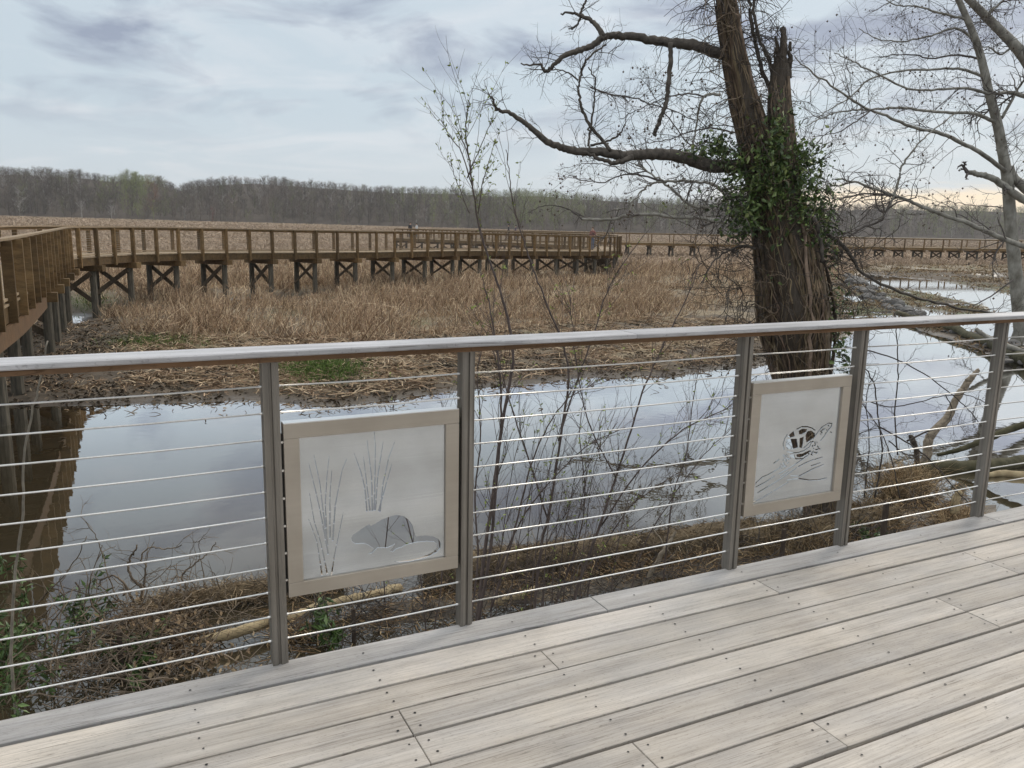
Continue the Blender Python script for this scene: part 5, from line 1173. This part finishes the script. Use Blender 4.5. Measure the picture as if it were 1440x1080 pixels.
# brush pile: every stick of it in one tangle
mb = MB()
for _ in range(360):
    px_ = rng.normal(175, 75); py_ = rng.normal(908, 40)+(190-px_)*.22; c = PZ(np.clip(px_, 10, 330), np.clip(py_, 815, 990), ZW+rng.uniform(-.02, .32))
    d = rng.normal(size=3); d[2] = rng.normal(.15, .45); grow(mb, c, d, rng.uniform(.2, .75), rng.uniform(.0035, .010), 1, droop=.02, nk=(0, 2), seg=5, wig=.28)
for pts, r in (([(196, 850), (200, 830), (185, 812), (180, 795), (186, 780), (192, 768)], .016), ([(198, 845), (205, 800), (198, 785), (210, 770), (232, 772), (255, 768)], .010), ([(190, 850), (170, 815), (150, 812), (138, 825)], .013), ([(250, 860), (262, 830), (256, 808), (275, 792), (290, 780), (305, 762)], .010), ([(180, 860), (160, 830), (140, 770), (135, 755), (118, 730)], .007), ([(290, 830), (283, 790), (278, 760)], .006), ([(35, 870), (60, 840), (90, 810), (110, 780), (120, 755)], .008), ([(100, 860), (140, 850), (165, 845), (190, 852)], .012), ([(215, 880), (225, 850), (208, 838)], .016), ([(60, 930), (70, 880), (90, 850), (82, 800)], .008)):
    P = curve3(pts, (np.array(PZ(pts[0][0], min(pts[0][1], 990), ZW+.05))-CAM)@FH); mb.tube(wob(P, .008), np.linspace(r, r*.5, len(P)), 5); twigs_along(mb, P, 5, .3, .004, 1, nk=(1, 3), wig=.25)
tag(mb.build('brush_pile', simple('dead_brush_stick', (.06, .047, .036), (.24, .185, .13), 4, .9, bmp=0), smooth=True), 'tangled heap of dead sticks at the water edge, lower left', 'brush pile')
mb = MB(); n = 1500; px_ = np.concatenate([rng.normal(215, 36, 1000), rng.normal(255, 45, 500)]); py_ = np.concatenate([rng.normal(878, 15, 1000), rng.normal(915, 18, 500)])
C = np.array([PZ(min(max(a, 30), 390), min(b, 985), ZW+.06+rng.uniform(0, .16)) for a, b in zip(px_, py_)])
leafcards(mb, C, .06, np.array([[.27, .19, .115], [.36, .27, .17], [.18, .125, .08]])[rng.integers(0, 3, n)]*rng.uniform(.6, 1.2, (n, 1)), 2.2)
tag(mb.build('leaf_litter', M_fib), 'dead brown leaves caught in the brush pile', 'litter', kind='stuff')
# rough debris low under the middle of the railing
mb = MB()
for _ in range(420):
    px_ = rng.uniform(400, 1330); yb = np.interp(px_, [400, 650, 1000, 1240, 1400], [905, 862, 800, 745, 735]); c = PZ(px_, yb+rng.normal(-10, 14), ZW+rng.uniform(0, .25))
    d = rng.normal(size=3); d[2] = rng.normal(.5, .5); grow(mb, c, d, rng.uniform(.2, .7), rng.uniform(.003, .007), 1, droop=.02, nk=(1, 3), seg=5, wig=.22)
tag(mb.build('shore_brush', M_twig), 'thin dark twigs matted along the shore under the railing', 'brush', kind='stuff')
# leafy weeds
def weed(label, px, py, n, sx, sy_, h, size, group='green weeds by the deck'):
    root = thing('weed', label, 'weed', group); c0 = PZ(px, py, ZW)
    ms, ml = MB(), MB(); C = []
    for _ in range(n):
        b = PZ(px+rng.normal(0, sx), py+rng.normal(0, sy_), ZW); P = np.array([b, b+np.array([rng.normal(0, .04), rng.normal(0, .04), h*.5]), b+np.array([rng.normal(0, .10), rng.normal(0, .10), h*rng.uniform(.7, 1.2)])]); P = spline(P, 4)
        ml.tube(P, .003, 4, cap=False, col=(.10, .09, .04)); C += [P[i]+rng.normal(0, .012, 3) for i in range(2, len(P)) for _ in range(4)]
    C = np.array(C); leafcards(ml, C, size, np.array([[.045, .085, .02], [.07, .12, .03], [.10, .16, .045]])[rng.integers(0, 3, len(C))]*rng.uniform(.6, 1.2, (len(C), 1)), 2.8, .1)
    ml.build('foliage', M_leaf, root)
weed('leafy green weeds filling the lower left corner', 30, 930, 26, 26, 45, .38, .085)
weed('dark green weeds at the deck edge right of the dark square stake', 192, 940, 16, 14, 12, .22, .085)
weed('bright green weed just right of the first steel post', 456, 905, 9, 9, 8, .34, .095)
weed('sparse green sprigs climbing out of the brush pile', 125, 890, 10, 12, 24, .34, .075)
weed('low green leaves below the dark stake at right', 1212, 765, 8, 9, 6, .2, .07)
# boulders along the narrow stream on the right
m_rock = simple('dark_bank_rock', (.05, .048, .045), (.17, .16, .15), 2.5, .8, bmp=.6, bdist=.04)
for i in range(46):
    t = i/45; px_ = np.interp(t, [0, .4, 1], [1187, 1222, 1290])+rng.normal(0, 7); py_ = np.interp(t, [0, .4, 1], [384, 412, 446])+rng.normal(0, 3.5)
    c = PZ(px_, py_, ZW+.05); r = rng.uniform(.18, .5)*(1.2-.5*t); bm = bmesh.new(); bmesh.ops.create_icosphere(bm, subdivisions=2, radius=1)
    s_ = np.array([r*rng.uniform(.8, 1.4), r*rng.uniform(.8, 1.3), r*rng.uniform(.5, .8)])
    for v in bm.verts:
        k_ = 1+.35*(float(vnoise(np.array(v.co.x*1.7+i*3), np.array(v.co.y*1.7+v.co.z*2.1), i))-.5); v.co = Vector((v.co.x*s_[0]*k_+c[0], v.co.y*s_[1]*k_+c[1], v.co.z*s_[2]*k_+c[2]))
    me = bpy.data.meshes.new('rock'); bm.to_mesh(me); bm.free(); me.materials.append(m_rock); o = bpy.data.objects.new('rock', me); COL.objects.link(o)
    tag(o, 'dark grey rock in the row along the narrow stream right of the big tree', 'rock', 'rocks along the narrow stream')
for i in range(70):
    t = i/69; px_ = np.interp(t, [0, 1], [1275, 1450])+rng.normal(0, 8); py_ = np.interp(px_, [1275, 1350, 1450], [448, 471, 508])+rng.normal(-4, 6)
    c = PZ(px_, py_, ZW+.1); r = rng.uniform(.06, .22); bm = bmesh.new(); bmesh.ops.create_icosphere(bm, subdivisions=2, radius=1)
    s_ = np.array([r*rng.uniform(.8, 1.6), r*rng.uniform(.8, 1.3), r*rng.uniform(.5, .9)])
    for v in bm.verts:
        k_ = 1+.4*(float(vnoise(np.array(v.co.x*1.7+i*3), np.array(v.co.y*1.7+v.co.z*2.1), i+80))-.5); v.co = Vector((v.co.x*s_[0]*k_+c[0], v.co.y*s_[1]*k_+c[1], v.co.z*s_[2]*k_+c[2]))
    me = bpy.data.meshes.new('rock'); bm.to_mesh(me); bm.free(); me.materials.append(m_rock); o = bpy.data.objects.new('rock', me); COL.objects.link(o)
    tag(o, 'small rock on the dark bar beside the mossy fallen trunk', 'rock', 'rocks along the dark bar')
mb = MB(); x, y, d = scatter(60000, 20, 110, 15, 36, .6)
z, sd, px, py, lim, fr, _, _ = ground(x, y, True)
keep = (px > 1170) & (py > 368) & (py < 520) & (z > ZW+.01) & (rng.uniform(0, 1, len(x)) < .15+.9*sstep(.42, .6, fbm(x*.5, y*.5, 99)))
x, y, z, d = x[keep], y[keep], z[keep], d[keep]; n = len(x); L = rng.uniform(.06, .35, n); an = rng.uniform(0, 6.283, n); base = np.stack([x, y, z-.01], -1)
t1 = base+np.stack([np.cos(an)*L*.5, np.sin(an)*L*.5, L*rng.uniform(.1, .7, n)], -1); t2 = t1+np.stack([np.cos(an+.5)*L*.5, np.sin(an+.5)*L*.5, L*rng.uniform(-.3, .2, n)], -1)
ribbons(mb, base, t1, t2, np.clip(rng.uniform(.015, .04, n), d*.0007, None), straw_col(n, .4, .9)*np.array([1, .97, .85]))
tag(mb.build('mud_stubble', M_reed), 'brown stubble and stalks strewn over the mud flats at right', 'stubble', kind='stuff')
mb = MB(); n = 9000; px_ = rng.uniform(380, 1370, n); yb = np.interp(px_, [380, 650, 1000, 1240, 1400], [905, 862, 800, 745, 735])+rng.normal(-14, 16, n)
B = np.array([PZ(a, b_, ZW) for a, b_ in zip(px_, yb)]); B[:, 2] = ZW+rng.uniform(.0, .12, n); L = rng.uniform(.06, .35, n); an = rng.uniform(0, 6.283, n)
kp = rng.uniform(0, 1, n) < .2+sstep(.4, .6, fbm(B[:, 0]*1.4, B[:, 1]*1.4, 63)); B, L, an = B[kp], L[kp], an[kp]; n = len(B)
t1 = B+np.stack([np.cos(an)*L*.5, np.sin(an)*L*.5, rng.uniform(-.02, .08, n)], -1); t2 = t1+np.stack([np.cos(an+.6)*L*.5, np.sin(an+.6)*L*.5, rng.uniform(-.08, .02, n)], -1)
ribbons(mb, B, t1, t2, rng.uniform(.004, .012, n), straw_col(n, .4, 1.0)*np.array([1, .95, .82]))
tag(mb.build('shore_straw', M_fib), 'wet straw and dead stems matted along the shore under the railing', 'straw', kind='stuff')
HAZE = 0.00022
if HAZE:
    mb = MB(); mb.box(-1500, 1500, -1500, 1500, -5, 60)
    m = bpy.data.materials.new('thin_haze'); m.use_nodes = True; nt = m.node_tree; nt.nodes.clear()
    out = N(nt, 'ShaderNodeOutputMaterial'); v = N(nt, 'ShaderNodeVolumePrincipled'); v.inputs['Color'].default_value = (.90, .91, .93, 1); v.inputs['Density'].default_value = HAZE; v.inputs['Anisotropy'].default_value = .3
    nt.links.new(v.outputs[0], out.inputs['Volume']); h = mb.build('haze', m); tag(h, 'thin haze over the far woods', 'haze', kind='stuff'); h.display_type = 'WIRE'
mb = MB(); n = 260; px_ = rng.uniform(90, 1030, n); py_ = np.interp(px_, [90, 340, 480, 643, 752, 908, 1032], [571, 564, 572, 550, 539, 527, 518])+rng.gamma(1.0, 7, n)
B = np.array([PZ(a, b_, ZW+.006) for a, b_ in zip(px_, py_)]); L = rng.uniform(.03, .25, n); an = rng.uniform(0, 6.283, n)
t1 = B+np.stack([np.cos(an)*L*.5, np.sin(an)*L*.5, rng.uniform(0, .04, n)], -1); t2 = t1+np.stack([np.cos(an+.5)*L*.5, np.sin(an+.5)*L*.5, rng.uniform(-.03, .05, n)], -1)
ribbons(mb, B, t1, t2, rng.uniform(.012, .03, n), straw_col(n, .2, .7))
tag(mb.build('floating_debris', M_fib), 'scraps of stalk floating along the far waterline', 'debris', kind='stuff')
